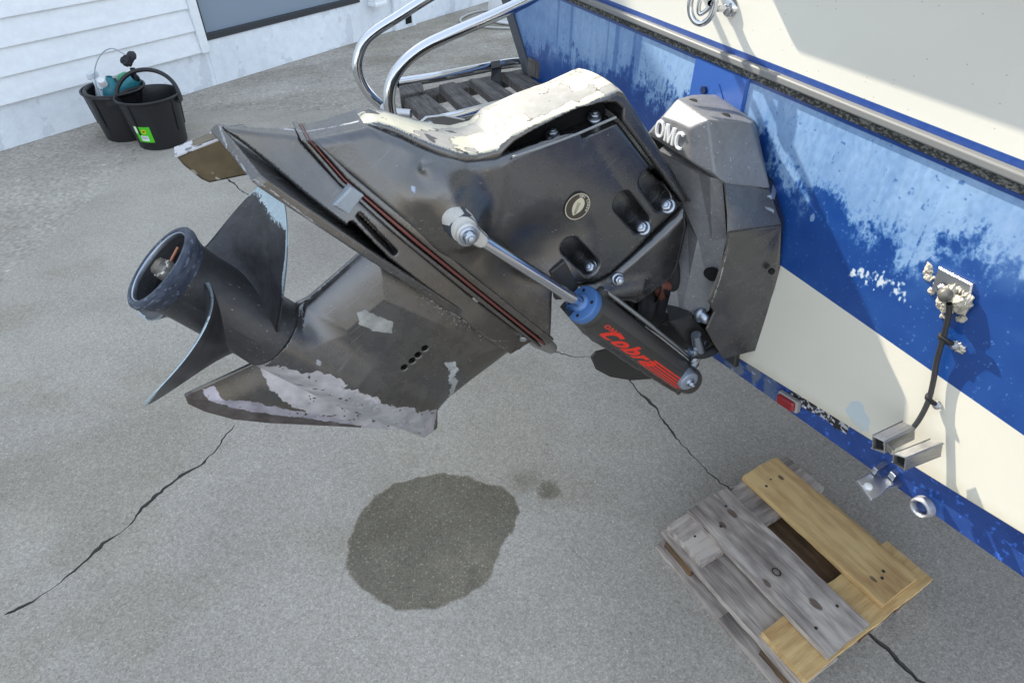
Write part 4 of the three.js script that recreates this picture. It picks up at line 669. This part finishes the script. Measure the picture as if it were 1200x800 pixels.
    part(D, 'hose', tube([[-0.119, 0.676, 0.14], [-0.093, 0.675, 0.15], [-0.062, 0.681, 0.15], [-0.004, 0.664, 0.12]], .010, 30, 14), M.rubber);
    part(D, 'pin', cyl([-0.12, 0.646, 0.15], [-0.067, 0.68, 0.12], .008, .008, 16), M.galv);
    part(D, 'lower_bracket', slab([[-0.183, 0.772, 0.12], [-0.125, 0.772, 0.12], [-0.07, 0.711, 0.12], [-0.038, 0.66, 0.12], [-0.059, 0.626, 0.12], [-0.103, 0.673, 0.12], [-0.14, 0.715, 0.12]], [.03, 0, -.06], .004), plain);
  }
  // propeller
  {
    const hubMat = std(0xffffff, .40, .5, { map: scaled(tex(512, 512, (u, v) => { const n = fbm(u * 8, v * 8, 4, 3), m = fbm(u * 70, v * 70, 3, 4), c = fbm(u * 120, v * 120, 2, 5) > .86 ? 60 : 0, q = 70 + (n - .5) * 30 + (m - .5) * 12 + c; return [q, q, q + 2]; }), 1, 1), bumpMap: grainTex, bumpScale: .0004 });
    const a = shaft(-.215), b = shaft(0);
    const Pp = part(D, 'propeller', lathe(a, b, [[.0605, .03], [.0605, .004], [.0625, 0], [.068, 0], [.0715, .003], [.0715, .010], [.066, .020], [.0618, .032], [.0595, .06], [.0605, .12], [.0625, .18], [.0645, .2095], [.0635, .2135], [.055, .2145]], 72), hubMat);
    part(Pp, 'exhaust_tube', lathe(a, b, [[.0605, .03], [.058, .05], [.055, .16], [0, .16]], 48), M.hole);
    const ring = std(0xffffff, .5, .35, { map: scaled(tex(256, 256, (u, v) => { const n = (fbm(u * 30, v * 8, 4, 3) - .5) * 60, w = ss(.66, .74, fbm(u * 44, v * 14, 3, 5)) * 50; return [68 + n + w, 76 + n + w, 92 + n + w]; }), 1), bumpMap: scaled(grainTex, .1), bumpScale: .0006 });
    part(Pp, 'rear_ring', lathe(a, b, [[.0607, .0035], [.0626, -.0012], [.068, -.0012], [.0722, .0026], [.0722, .0105], [.0665, .0205], [.0624, .031]], 72), ring);
    part(Pp, 'inner_ring', lathe(a, b, [[.0596, .008], [.0596, .002], [.0610, .0002], [.0616, .002]], 60), M.boltSteel);
    const brass = std(lin(.5, .47, .42), .35, .8);
    part(Pp, 'castle_nut', merge(lathe(shaft(-.172), shaft(-.3), [[.02, 0], [.02, .022], [.013, .026], [.013, .046]], 6), lathe(shaft(-.19), shaft(-.3), [[.015, 0], [.015, .016], [.012, .02], [0, .02]], 20), ...[0, 1, 2, 3, 4, 5].map((k) => cyl(shaft(-.196, .0125 * Math.cos(k * 1.047), .0125 * Math.sin(k * 1.047)), shaft(-.209, .0125 * Math.cos(k * 1.047), .0125 * Math.sin(k * 1.047)), .005, .0042, 6))), brass);
    part(Pp, 'split_pin', cyl(shaft(-.203, .012, -.006), shaft(-.205, .034, -.020), .0024, .0024, 10), std(lin(.4, .17, .10), .5, .6));
    const bladeTex = [0, 1, 2].map((k) => tex(512, 512, (u, v) => {                 // u across the chord, v from root to tip
      const n = fbm(u * 10 + k * 7, v * 10, 4, 3), m = fbm(u * 60 + k * 9, v * 60, 3, 4), q = 60 + (n - .5) * 34 + (m - .5) * 12, x = u * 2 - 1;
      let e = k === 0 ? Math.max((v - .80 + .10 * (1 - Math.abs(x))) * 3.2 * (1 + x * .2), lerp(-1, (x - .90) * 6, ss(.12, .5, v)), lerp(-1, (-.95 - x) * 5, ss(.5, .8, v))) : Math.max((v - .95) * 8, lerp(-1, (-.965 - x) * 8, ss(.2, .5, v)), (x - .985) * 10);
      e += (n - .5) * .22 + (m - .5) * .30; const t = ss(-.02, .05, e); const sp = (k === 0 ? ss(.80, .84, m + .16 * v - .12 + .05 * Math.abs(x) - .03) : ss(.84, .88, m)) * .5, w = Math.max(t, sp);
      return [lerp(q, 178 + (m - .5) * 40, w), lerp(q, 196 + (m - .5) * 36, w), lerp(q + 3, 204 + (m - .5) * 36, w)];
    }));
    const blade = (phi0, k, R = .209) => {
      const NR = 44, NC = 36, front = [], back = [], r0 = .054;
      const grid = (side) => { const out = []; for (let i = 0; i <= NR; i++) { const s = i / NR, r = lerp(r0, R, s); const rt = .070 * Math.pow(Math.max(0, 1 - Math.pow(s, 5)), .5) * lerp(1, .78, s) * (1 + .15 * Math.sin(Math.PI * s)), lf = .088 * Math.pow(Math.max(0, 1 - s), .34) * lerp(.78, 1.05, s) * (1 + .32 * Math.sin(Math.PI * s)); for (let j = 0; j <= NC; j++) { const c = j / NC * 2 - 1, th = (c > 0 ? rt : lf) * c / r, ph = phi0 + th, thick = (.0085 * (1 - s) + .0032 + .016 * Math.exp(-s * 9)) * Math.sqrt(Math.max(0, 1 - c * c * .92)) * .5 + .0006, p = -.092 - .072 * Math.pow(s, 1.15) + .060 * th + .012 * c * c * s * (1 - s) * 2; const nrm = side * thick; out.push([p + nrm * .75, r, ph - nrm * .65 / r]); } } return out; };
      const pos = [], uv = [], idx = [];
      for (const side of [1, -1]) { const off = pos.length / 3; for (const [i, v] of grid(side).entries()) { const w = shaft(v[0], v[1] * Math.cos(v[2]), v[1] * Math.sin(v[2])); pos.push(...w); uv.push((i % (NC + 1)) / NC, Math.floor(i / (NC + 1)) / NR); }
        for (let i = 0; i < NR; i++) for (let j = 0; j < NC; j++) { const q = off + i * (NC + 1) + j, w = q + NC + 1; side > 0 ? idx.push(q, q + 1, w, q + 1, w + 1, w) : idx.push(q, w, q + 1, q + 1, w, w + 1); } }
      const o2 = (NR + 1) * (NC + 1); for (let i = 0; i < NR; i++) for (const j of [0, NC]) { const q = i * (NC + 1) + j, w = q + NC + 1; j ? idx.push(q, w, q + o2, w, w + o2, q + o2) : idx.push(q, q + o2, w, w, q + o2, w + o2); }
      const g = new THREE.BufferGeometry(); g.setAttribute('position', new THREE.Float32BufferAttribute(pos, 3)); g.setAttribute('uv', new THREE.Float32BufferAttribute(uv, 2)); g.setIndex(idx); g.computeVertexNormals();
      part(Pp, 'blade', g, std(0xffffff, .42, .4, { map: bladeTex[k], side: THREE.DoubleSide }), k === 0 ? 'blade with worn silver tip' : undefined);
    };
    const d = Math.PI / 180; blade(-4 * d, 0); blade(119 * d, 1); blade(242 * d, 2);
  }
}
// ---------------------------------------------------------------- small fittings on the transom
{
  // sealed cable outlet
  const o = [-0.01, 1.052, 0.517], O = [0, o[1], o[2]];
  const C = thing('cable_outlet', 'boat', O, 'metal cover plate smeared with white sealant where a cable enters the blue transom', 'cable outlet');
  part(C, 'plate', slab([[-0.006, 1.077, 0.478], [-0.006, 1.079, 0.533], [-0.006, 1.044, 0.543], [-0.006, 1.037, 0.484]], [.006, 0, 0], .002), M.steel);
  const smear = [[[-0.012, 1.049, 0.514], .013], [[-0.014, 1.05, 0.529], .012], [[-0.006, 1.031, 0.509], .011], [[-0.008, 1.041, 0.537], .011], [[-0.006, 1.025, 0.524], .009], [[0, 1.046, 0.486], .007], [[0, 1.054, 0.468], .007], [[0, 1.065, 0.46], .006], [[-0.006, 1.058, 0.516], .009], [[-0.006, 1.053, 0.538], .010], [[0, 1.007, 0.52], .006], [[0, 1.019, 0.541], .007], [[0, 1.029, 0.485], .006]];
  const all = smear.map((b) => b[0]), [lo, hi] = boundsOf(all, .03);
  const seal = std(0xffffff, .6, 0, { map: scaled(tex(256, 256, (u, v) => { const n = fbm(u * 14, v * 14, 4, 3), q = ss(.36, .44, n); return [lerp(70, 206, q), lerp(62, 198, q), lerp(52, 180, q)]; }), .09) });
  part(C, 'sealant', sdfMesh((x, y, z) => { let d = 9; for (const [q, r] of smear) d = smin(d, Math.hypot((x - q[0]) * 1.9, y - q[1], z - q[2]) - r * .86, .010); return d * .8 + Math.abs(fbm(z * 75 + x * 30, y * 75, 4, 5) - .5) * .020 - .003; }, lo, [.004, hi[1], hi[2]], .0016, [2, 1]), seal);
  part(C, 'knuckle', merge(lathe([-0.012, 1.048, 0.508], [-0.06, 1.072, 0.55], [[.010, 0], [.011, .010], [.008, .016], [0, .018]], 20)), std(lin(.16, .15, .13), .5, .4));
  const sc = [-0.01, 1.053, 0.499]; part(C, 'screw', lathe(sc, add3(sc, [-1, 0, 0]), [[.006, 0], [.005, .004], [0, .005]], 16), M.steel); const s2 = [-0.01, 1.054, 0.537]; part(C, 'screw', lathe(s2, add3(s2, [-1, 0, 0]), [[.006, 0], [.005, .004], [0, .005]], 16), M.steel);
  // cable with its two clips
  const cp = [[-0.03, 1.049, 0.529], [-0.022, 1.029, 0.532], [-0.018, 1.004, 0.536], [-0.014, 0.975, 0.54], [-0.012, 0.941, 0.546], [-0.012, 0.906, 0.557], [-0.016, 0.871, 0.567], [-0.024, 0.835, 0.572], [-0.034, 0.805, 0.571], [-0.05, 0.788, 0.57], [-0.06, 0.78, 0.574]];
  const K = thing('transducer_cable', 'boat', [0, cp[6][1], cp[6][2]], 'black cable running down the transom from the sealed plate to the metal bracket', 'cable');
  part(K, 'sheath', tube(cp, .0042, 90, 12), std(lin(.03, .03, .03), .4));
  [[[-0.014, 0.983, 0.539], [-0.008, 0.981, 0.553]], [[-0.015, 0.878, 0.567], [-0.008, 0.872, 0.576]]].forEach(([a, b], i) => {
    const cl = part(K, 'clip', merge(tube([add3(b, [.006, 0, 0]), add3(b, [-.004, .003, 0]), add3(a, [-.004, .004, -.002]), add3(a, [.004, .002, -.008]), add3(a, [.002, -.004, -.004]), add3(b, [.002, -.003, 0])], .0034, 40, 8)), M.rubber);
    part(cl, 'screw', lathe(add3(b, [-.0, 0, .002]), add3(b, [-1, 0, 0]), [[.007, 0], [.006, .004], [0, .006]], 16), M.steel);
    if (!i) part(cl, 'sealant', sdfMesh((x, y, z) => Math.hypot((x + .002) * 2, y - b[1] + .004, (z - b[2] - .006) * .8) - .010 + Math.abs(fbm(z * 130, y * 130, 3, 7) - .5) * .022, add3(b, [-.02, -.03, -.015]), [.002, b[1] + .03, b[2] + .035], .0016, [2, 1]), seal);
  });
  // bracket with two box tubes and a polished shoe
  const brush = std(0xffffff, .3, .85, { map: scaled(tex(256, 256, (u, v) => { const q = 146 + (fbm(u * 2, v * 160, 2, 4) - .5) * 34 + (fbm(u * 5, v * 5, 3, 6) - .5) * 24; return [q, q, q]; }), .08) });
  const e1 = [-0.085, 0.811, 0.558], e2 = [-0.085, 0.809, 0.596];
  const T = thing('sensor_bracket', 'boat', [-.04, .66, (e1[2] + e2[2]) / 2], 'two short square metal tubes on a shiny plate low on the white transom', 'bracket');
  const boxTube = (f, b) => {                                   // f, b: four corners of the front and the back mouth
    const g = []; for (let i = 0; i < 4; i++) { const j = (i + 1) % 4; g.push(slab([f[i], f[j], b[j], b[i]], add3([0, 0, 0], add3(f[(i + 2) % 4], f[i], -1), .07), .0012)); }
    part(T, 'box_tube', merge(...g), brush);
    part(T, 'tube_end', slab(f.map((p, i) => add3(add3(p, b[i].map((q, k) => q - p[k]), .1), add3(f[(i + 2) % 4], p, -1), .1)), [.004, 0, 0], .0005), M.hole);
  };
  const mk = (P, d) => boxTube(P, P.map((p) => add3(p, d)));
  const dv = add3([-0.01, 0.802, 0.556], [-0.085, 0.822, 0.565], -1);
  mk([[-0.092, 0.811, 0.55], [-0.088, 0.815, 0.571], [-0.088, 0.794, 0.58], [-0.092, 0.787, 0.561]], [.06, .012, .004]);
  mk([[-0.092, 0.81, 0.592], [-0.088, 0.818, 0.611], [-0.088, 0.793, 0.619], [-0.092, 0.794, 0.599]], [.066, .014, .009]);
  part(T, 'link', merge(slab([[-0.085, 0.814, 0.569], [-0.088, 0.811, 0.589], [-0.02, 0.75, 0.564], [-0.02, 0.779, 0.547]], [0, -.010, 0], .001)), brush);
  part(T, 'shoe', slab([[-0.053, 0.668, 0.546], [-0.012, 0.668, 0.543], [-0.005, 0.668, 0.559], [0.014, 0.668, 0.563], [0.038, 0.668, 0.564], [0.044, 0.668, 0.577], [0.019, 0.668, 0.587], [-0.014, 0.668, 0.582], [-0.032, 0.668, 0.587], [-0.065, 0.668, 0.59]], [0, -.008, 0], .0015), M.steel);
  part(T, 'shoe_block', merge(slab([[-0.017, 0.684, 0.544], [0.018, 0.684, 0.54], [0.023, 0.684, 0.549], [-0.017, 0.684, 0.553]], [0, -.014, 0], .001), slab([[0.003, 0.684, 0.564], [0.044, 0.684, 0.559], [0.044, 0.684, 0.57], [0.002, 0.684, 0.576]], [0, -.014, 0], .001), slab([[0.034, 0.684, 0.552], [0.098, 0.684, 0.558], [0.096, 0.684, 0.571], [0.019, 0.684, 0.58]], [0, -.02, 0], .002)), M.steel);
  const bt = [-0.047, 0.668, 0.566]; part(T, 'button', lathe(bt, add3(bt, [0, 1, 0]), [[.0075, -.001], [.0075, .003], [.005, .0045], [0, .0048]], 24), std(lin(.8, .8, .8), .3));
  // reflector
  const rf = [0, 0.636, 0.318];
  const Q = thing('reflector', 'boat', [0, rf[1], rf[2]], 'oblong red reflector lamp on the worn navy strip under the transom', 'reflector');
  const rb = (w, h, d, x, r) => { const g = new RoundedBoxGeometry(w, h, d, 3, r); g.rotateX(-.22); g.translate(x, rf[1], rf[2]); return g; };
  part(Q, 'backing', rb(.014, .030, .056, .010, .004), std(lin(.30, .29, .27), .6));
  part(Q, 'lens', rb(.016, .024, .047, .003, .0055), new THREE.MeshPhysicalMaterial({ color: lin(.26, .014, .018), roughness: .22, clearcoat: .5 }));
  // drain ring
  const dr = [0.004, 0.672, 0.639];
  const G = thing('drain_plug', 'boat', [0, dr[1], dr[2]], 'round metal drain ring on the navy strip at the right', 'drain plug');
  part(G, 'ring', lathe([.006, dr[1], dr[2]], [-1, dr[1], dr[2]], [[.0125, .0], [.0125, .012], [.016, .015], [.0195, .012], [.0205, 0]], 32), M.steel);
  part(G, 'plug', lathe([.006, dr[1], dr[2]], [-1, dr[1], dr[2]], [[.0125, .002], [.007, .004], [.006, .008], [0, .008]], 32), std(lin(.03, .06, .2), .5));
}

// ---------------------------------------------------------------- pallet
{
  const woodTex = (seed, base, dark, knots) => tex(1024, 512, (u, v) => {                // grain along u
    const x = u * .62, y = v * .31; let wob = (fbm(x * 4, y * 5, 3, seed) - .5) * .05, kd = 0;
    for (const [kx, ky, kr] of knots) { const d = Math.hypot((x - kx) * .55, y - ky); wob += .02 * Math.exp(-d * d / (kr * kr * 4)) * (y > ky ? 1 : -1); kd = Math.max(kd, 1 - ss(kr * .6, kr, d + (fbm(x * 60, y * 60, 3, seed + 3) - .5) * kr * .5)); }
    const rr = (y + wob) * 95, ring = .5 + .5 * Math.sin(rr * 2.2 + fbm(x * 3, y * 30, 3, seed + 1) * 5), fib = fbm(x * 30, y * 420, 3, seed + 2), blot = fbm(x * 9, y * 14, 4, seed + 4);
    const t = clamp(.26 * ring + (fib - .5) * .6 + (blot - .5) * 1.5 + .22); return [0, 1, 2].map((i) => lerp(lerp(base[i], dark[i], t), [78, 62, 50][i], kd * (.55 + .4 * fib)));
  });
  const greyT = woodTex(3, [190, 178, 166], [104, 94, 88], [[.075, .05, .012], [.09, .10, .008], [.27, .13, .009], [.37, .07, .012]]);
  const yelT = woodTex(13, [212, 180, 124], [164, 126, 80], [[.06, .05, .006], [.40, .10, .006]]);
  const brownT = woodTex(23, [128, 100, 70], [70, 54, 40], []);
  const wd = (t, o = 0, p = 0, sx = .62, sy = .31) => { const m = scaled(t, sx, sy, o, p); return std(0xffffff, .82, 0, { map: m, bumpMap: m, bumpScale: .0016 }); };
  const P = thing('pallet', 'pallet', [.235, 0, .055], 'small nailed wooden pallet with one grey and one yellow top plank on the pavement', 'pallet');
  const R = rng(5);
  const rough = (x0, x1, y0, y1, z0, z1, m, name, a = 0) => {          // sawn plank with slightly uneven edges; a turns the grain along z
    const g0 = new THREE.BoxGeometry(x1 - x0, y1 - y0, z1 - z0, a ? 2 : 22, 2, a ? 22 : 2); g0.translate((x0 + x1) / 2, (y0 + y1) / 2, (z0 + z1) / 2);
    const p = g0.attributes.position, s = Math.floor(R() * 900);
    for (let i = 0; i < p.count; i++) { const x = p.getX(i), y = p.getY(i), z = p.getZ(i), l = a ? z : x, cx = (x0 + x1) / 2, cz = (z0 + z1) / 2; const w = (fbm(l * 26, 1.3 + s, 3, 6) - .5) * .007, e = (fbm((a ? x : z) * 60, 4.1 + s, 3, 6) - .5) * .008, h = (fbm(l * 9, 2.2 + s, 2, 6) - .5) * .004;
      const edge = a ? Math.abs(x - cx) > (x1 - x0) * .45 : Math.abs(z - cz) > (z1 - z0) * .45, end = a ? Math.min(z - z0, z1 - z) < .003 : Math.min(x - x0, x1 - x) < .003;
      p.setXYZ(i, x + (a ? (edge ? w : 0) : (end ? e : 0)), y + h + (edge && Math.abs(y - y1) < .001 ? -.0015 : 0), z + (a ? (end ? e : 0) : (edge ? w : 0))); }
    let g = boxUV(toCreasedNormals(g0.toNonIndexed(), .6)); if (a) { const uv = g.attributes.uv; for (let i = 0; i < uv.count; i++) uv.setXY(i, uv.getY(i), uv.getX(i)); }
    return part(P, name, g, m);
  };
  const g1 = wd(greyT, 0, .0), g2 = wd(greyT, .35, .4), y1 = wd(yelT, 0, .3), y2 = wd(yelT, .4, .1), br = wd(brownT, .1, .2);
  // frame: x 0 .. .47 along the planks, z = -V
  rough(.004, .470, .102, .121, .072, .220, wd(greyT, 0, -.232), 'top_plank').userData.label = 'grey weathered top plank with knots';
  rough(-.002, .456, .102, .122, -.140, .0, wd(yelT, 0, .45), 'top_plank').userData.label = 'yellow top plank';
  rough(.004, .142, .079, .101, -.190, .290, g2, 'cross_board', 1);
  rough(.345, .475, .079, .1005, -.188, .293, y2, 'cross_board', 1);
  rough(.0, .477, .056, .078, .175, .303, wd(greyT, .2, .1), 'middle_plank');
  rough(.003, .472, .04, .058, -.04, .06, br, 'middle_plank');
  rough(.003, .470, .056, .078, -.185, -.09, y1, 'middle_plank');
  for (const z of [.20, -.04, -.185]) for (const x of [.02, .365]) rough(x, x + .105, .019, .055, z, z + .098, br, 'block');
  rough(.0, .47, .0, .0185, .215, .315, wd(greyT, .6, .5), 'bottom_plank'); rough(.0, .47, 0, .0185, -.04, .05, g2, 'bottom_plank'); rough(.0, .47, 0, .0185, -.2, -.1, g2, 'bottom_plank');
  const nl = std(lin(.05, .04, .035), .5, .6); for (const [x, z, y] of [[.05, .12, .121], [.09, .18, .121], [.40, .10, .121], [.41, .19, .121], [.05, -.06, .122], [.06, -.03, .122], [.40, -.08, .122], [.41, -.06, .122], [.07, .25, .101]]) part(P, 'nail', lathe([x, y - .002, z], [x, 1, z], [[.0042, 0], [.0042, .0022], [0, .0026]], 10), nl);
  const rg = []; for (let i = 0; i < 24; i++) { const a = i / 24 * 6.2832; rg.push([.262 + .011 * Math.cos(a), .1225, .158 + .009 * Math.sin(a)]); } part(P, 'knot_ring', tube(rg, .0016, 40, 8, true), nl);
}

// ---------------------------------------------------------------- buckets by the wall
{
  const lathed = (o, prof) => lathe(o, add3(o, [0, 1, 0]), prof, 56);
  const bucket = (c, label) => {
    const o = [c[0], 0, -c[1]], b = thing('bucket', 'world', o, label, 'bucket', 'black buckets by the house wall');
    part(b, 'body', lathed(o, [[0, .004], [.136, .004], [.138, .0], [.142, .004], [.153, .10], [.160, .17], [.168, .245], [.171, .247], [.173, .285], [.183, .288], [.188, .296], [.187, .304], [.181, .306], [.175, .30], [.166, .25], [.150, .10], [.136, .012], [0, .012]]), M.blackPlastic);
    for (const s of [0, 1, 2, 3, 4, 5, 6, 7]) { const a = s * .785 + .3; part(b, 'rib', slab([[o[0] + .1525 * Math.cos(a - .03), .10, o[2] + .1525 * Math.sin(a - .03)], [o[0] + .1525 * Math.cos(a + .03), .10, o[2] + .1525 * Math.sin(a + .03)], [o[0] + .172 * Math.cos(a + .03), .286, o[2] + .172 * Math.sin(a + .03)], [o[0] + .172 * Math.cos(a - .03), .286, o[2] + .172 * Math.sin(a - .03)]], [Math.cos(a) * .006, 0, Math.sin(a) * .006], .001), M.blackPlastic); }
    return [b, o];
  };
  const handle = (b, o, az, lean) => {
    const pts = []; for (let i = 0; i <= 20; i++) { const t = i / 20 * Math.PI, r = .183 * Math.cos(t), h = .16 * Math.sin(t); pts.push([o[0] + Math.cos(az) * r - Math.sin(az) * h * Math.sin(lean), .285 + h * Math.cos(lean), o[2] + Math.sin(az) * r + Math.cos(az) * h * Math.sin(lean)]); }
    part(b, 'handle', tube(pts, .0125, 60, 12), M.blackPlastic);
    for (const s of [1, -1]) part(b, 'ear', slab([-.03, .03].flatMap((w) => (w < 0 ? [.25, .30] : [.30, .25]).map((y) => [o[0] + Math.cos(az) * s * .178 - Math.sin(az) * w, y, o[2] + Math.sin(az) * s * .178 + Math.cos(az) * w])), [Math.cos(az) * s * .012, 0, Math.sin(az) * s * .012], .003), M.blackPlastic);
  };
  const [b1, o1] = bucket([-2.245, 3.954], 'black bucket with raised handle and a green sticker, nearer of the two by the wall');
  handle(b1, o1, -.12, -.55);
  { // sticker wrapped on the front
    const t = canvasTex(256, 256, (g) => { g.fillStyle = '#4fc21e'; g.fillRect(0, 0, 256, 256); g.fillStyle = '#d6f2d0'; g.beginPath(); g.moveTo(0, 0); g.lineTo(90, 0); g.lineTo(40, 110); g.lineTo(0, 120); g.fill(); g.fillStyle = '#e8c81a'; g.beginPath(); g.arc(150, 78, 34, 0, 7); g.fill(); g.fillStyle = '#28501a'; g.fillRect(132, 64, 36, 26); g.fillStyle = '#e9eef2'; g.fillRect(66, 146, 122, 84); g.fillStyle = '#55606a'; for (let i = 0; i < 16; i++) g.fillRect(74 + i * 7, 156, 2 + (i * 7 % 3), 48); });
    const pos = [], uv = [], ix = [], n = 12; for (let i = 0; i <= n; i++) { const a = lerp(2.08, 1.40, i / n); for (const [y, v] of [[.055, 0], [.155, 1]]) { const r = table([[0, .142], [.10, .153], [.17, .160]])(y) + .0012; pos.push(o1[0] + r * Math.cos(a), y, o1[2] + r * Math.sin(a)); uv.push(i / n, v); } }
    for (let i = 0; i < n; i++) { const k = i * 2; ix.push(k, k + 2, k + 1, k + 1, k + 2, k + 3); }
    const g = new THREE.BufferGeometry(); g.setAttribute('position', new THREE.Float32BufferAttribute(pos, 3)); g.setAttribute('uv', new THREE.Float32BufferAttribute(uv, 2)); g.setIndex(ix); g.computeVertexNormals(); part(b1, 'sticker', g, std(0xffffff, .45, 0, { map: t, side: THREE.DoubleSide }));
  }
  const [b2, o2] = bucket([-2.52, 4.083], 'black bucket holding bottles and a brush, behind the other against the wall');
  handle(b2, o2, 1.2, 1.5);
  const at = (dx, y, dz) => [o2[0] + dx, y, o2[2] + dz];
  const teal = std(lin(.03, .22, .27), .4), green = std(lin(.05, .32, .16), .4), clear = std(lin(.62, .68, .72), .25);
  const sb = thing('spray_bottle', 'world', at(-.12, .05, -.04), 'pale translucent spray bottle leaning in the rear bucket', 'bottle');
  part(sb, 'body', lathe(at(-.07, .06, -.02), at(-.15, .40, -.07), [[0, 0], [.036, .002], [.04, .02], [.04, .19], [.018, .24], [.015, .27]], 24), clear);
  part(sb, 'trigger_head', merge(box(at(-.15, 0, 0)[0] - .02, at(-.15, 0, 0)[0] + .02, .33, .37, at(0, 0, -.075)[2] - .05, at(0, 0, -.075)[2] + .03, .008), cyl(at(-.14, .33, -.05), at(-.09, .28, -.02), .007, .007, 10)), clear);
  const tb = thing('detergent_bottle', 'world', at(.01, .05, .0), 'teal bottle with a white cap lying in the rear bucket', 'bottle');
  part(tb, 'body', lathe(at(-.04, .10, .0), at(.0, .42, -.02), [[0, 0], [.05, .003], [.055, .03], [.055, .17], [.04, .22], [.02, .25], [.018, .265]], 28), teal);
  part(tb, 'cap', lathe(at(-.015, .335, .055), at(-.005, .40, .09), [[.024, 0], [.024, .035], [.02, .04], [0, .04]], 20), M.white);
  const cl = thing('cleaning_bottle', 'world', at(.09, .1, -.04), 'green and teal bottle lying across the rear bucket', 'bottle');
  part(cl, 'body', lathe(at(.02, .26, -.05), at(.16, .36, -.03), [[0, 0], [.045, .003], [.05, .03], [.05, .12], [.03, .16]], 24), teal); part(cl, 'collar', lathe(at(.02, .30, -.09), at(.10, .37, -.08), [[0, 0], [.04, .003], [.045, .03], [.03, .07], [0, .075]], 20), green);
  const br = thing('scrub_brush', 'world', at(.12, .1, -.06), 'dark brush standing upright in the rear bucket', 'brush');
  part(br, 'handle', tube([at(.13, .12, -.04), at(.13, .3, -.05), at(.135, .40, -.06)], .015, 20, 10), M.rubber);
  part(br, 'head', sdfMesh((x, y, z) => capD(x, y, z, at(.115, .44, -.06), at(.15, .47, -.07), .032, .026) + (fbm(x * 90, y * 90 + z * 70, 3, 4) - .5) * .02, at(.05, .37, -.13), at(.22, .54, .0), .005), std(lin(.035, .035, .04), .85));
  solo('wire_loop', 'world', at(0, .3, 0), tube([at(-.05, .25, .08), at(-.055, .38, .05), at(-.01, .48, .0), at(.06, .52, -.04), at(.12, .48, -.06)], .0032, 50, 8), std(lin(.3, .33, .36), .4), 'thin bent wire arching over the rear bucket', 'wire');
}

renderer.render(scene, camera);
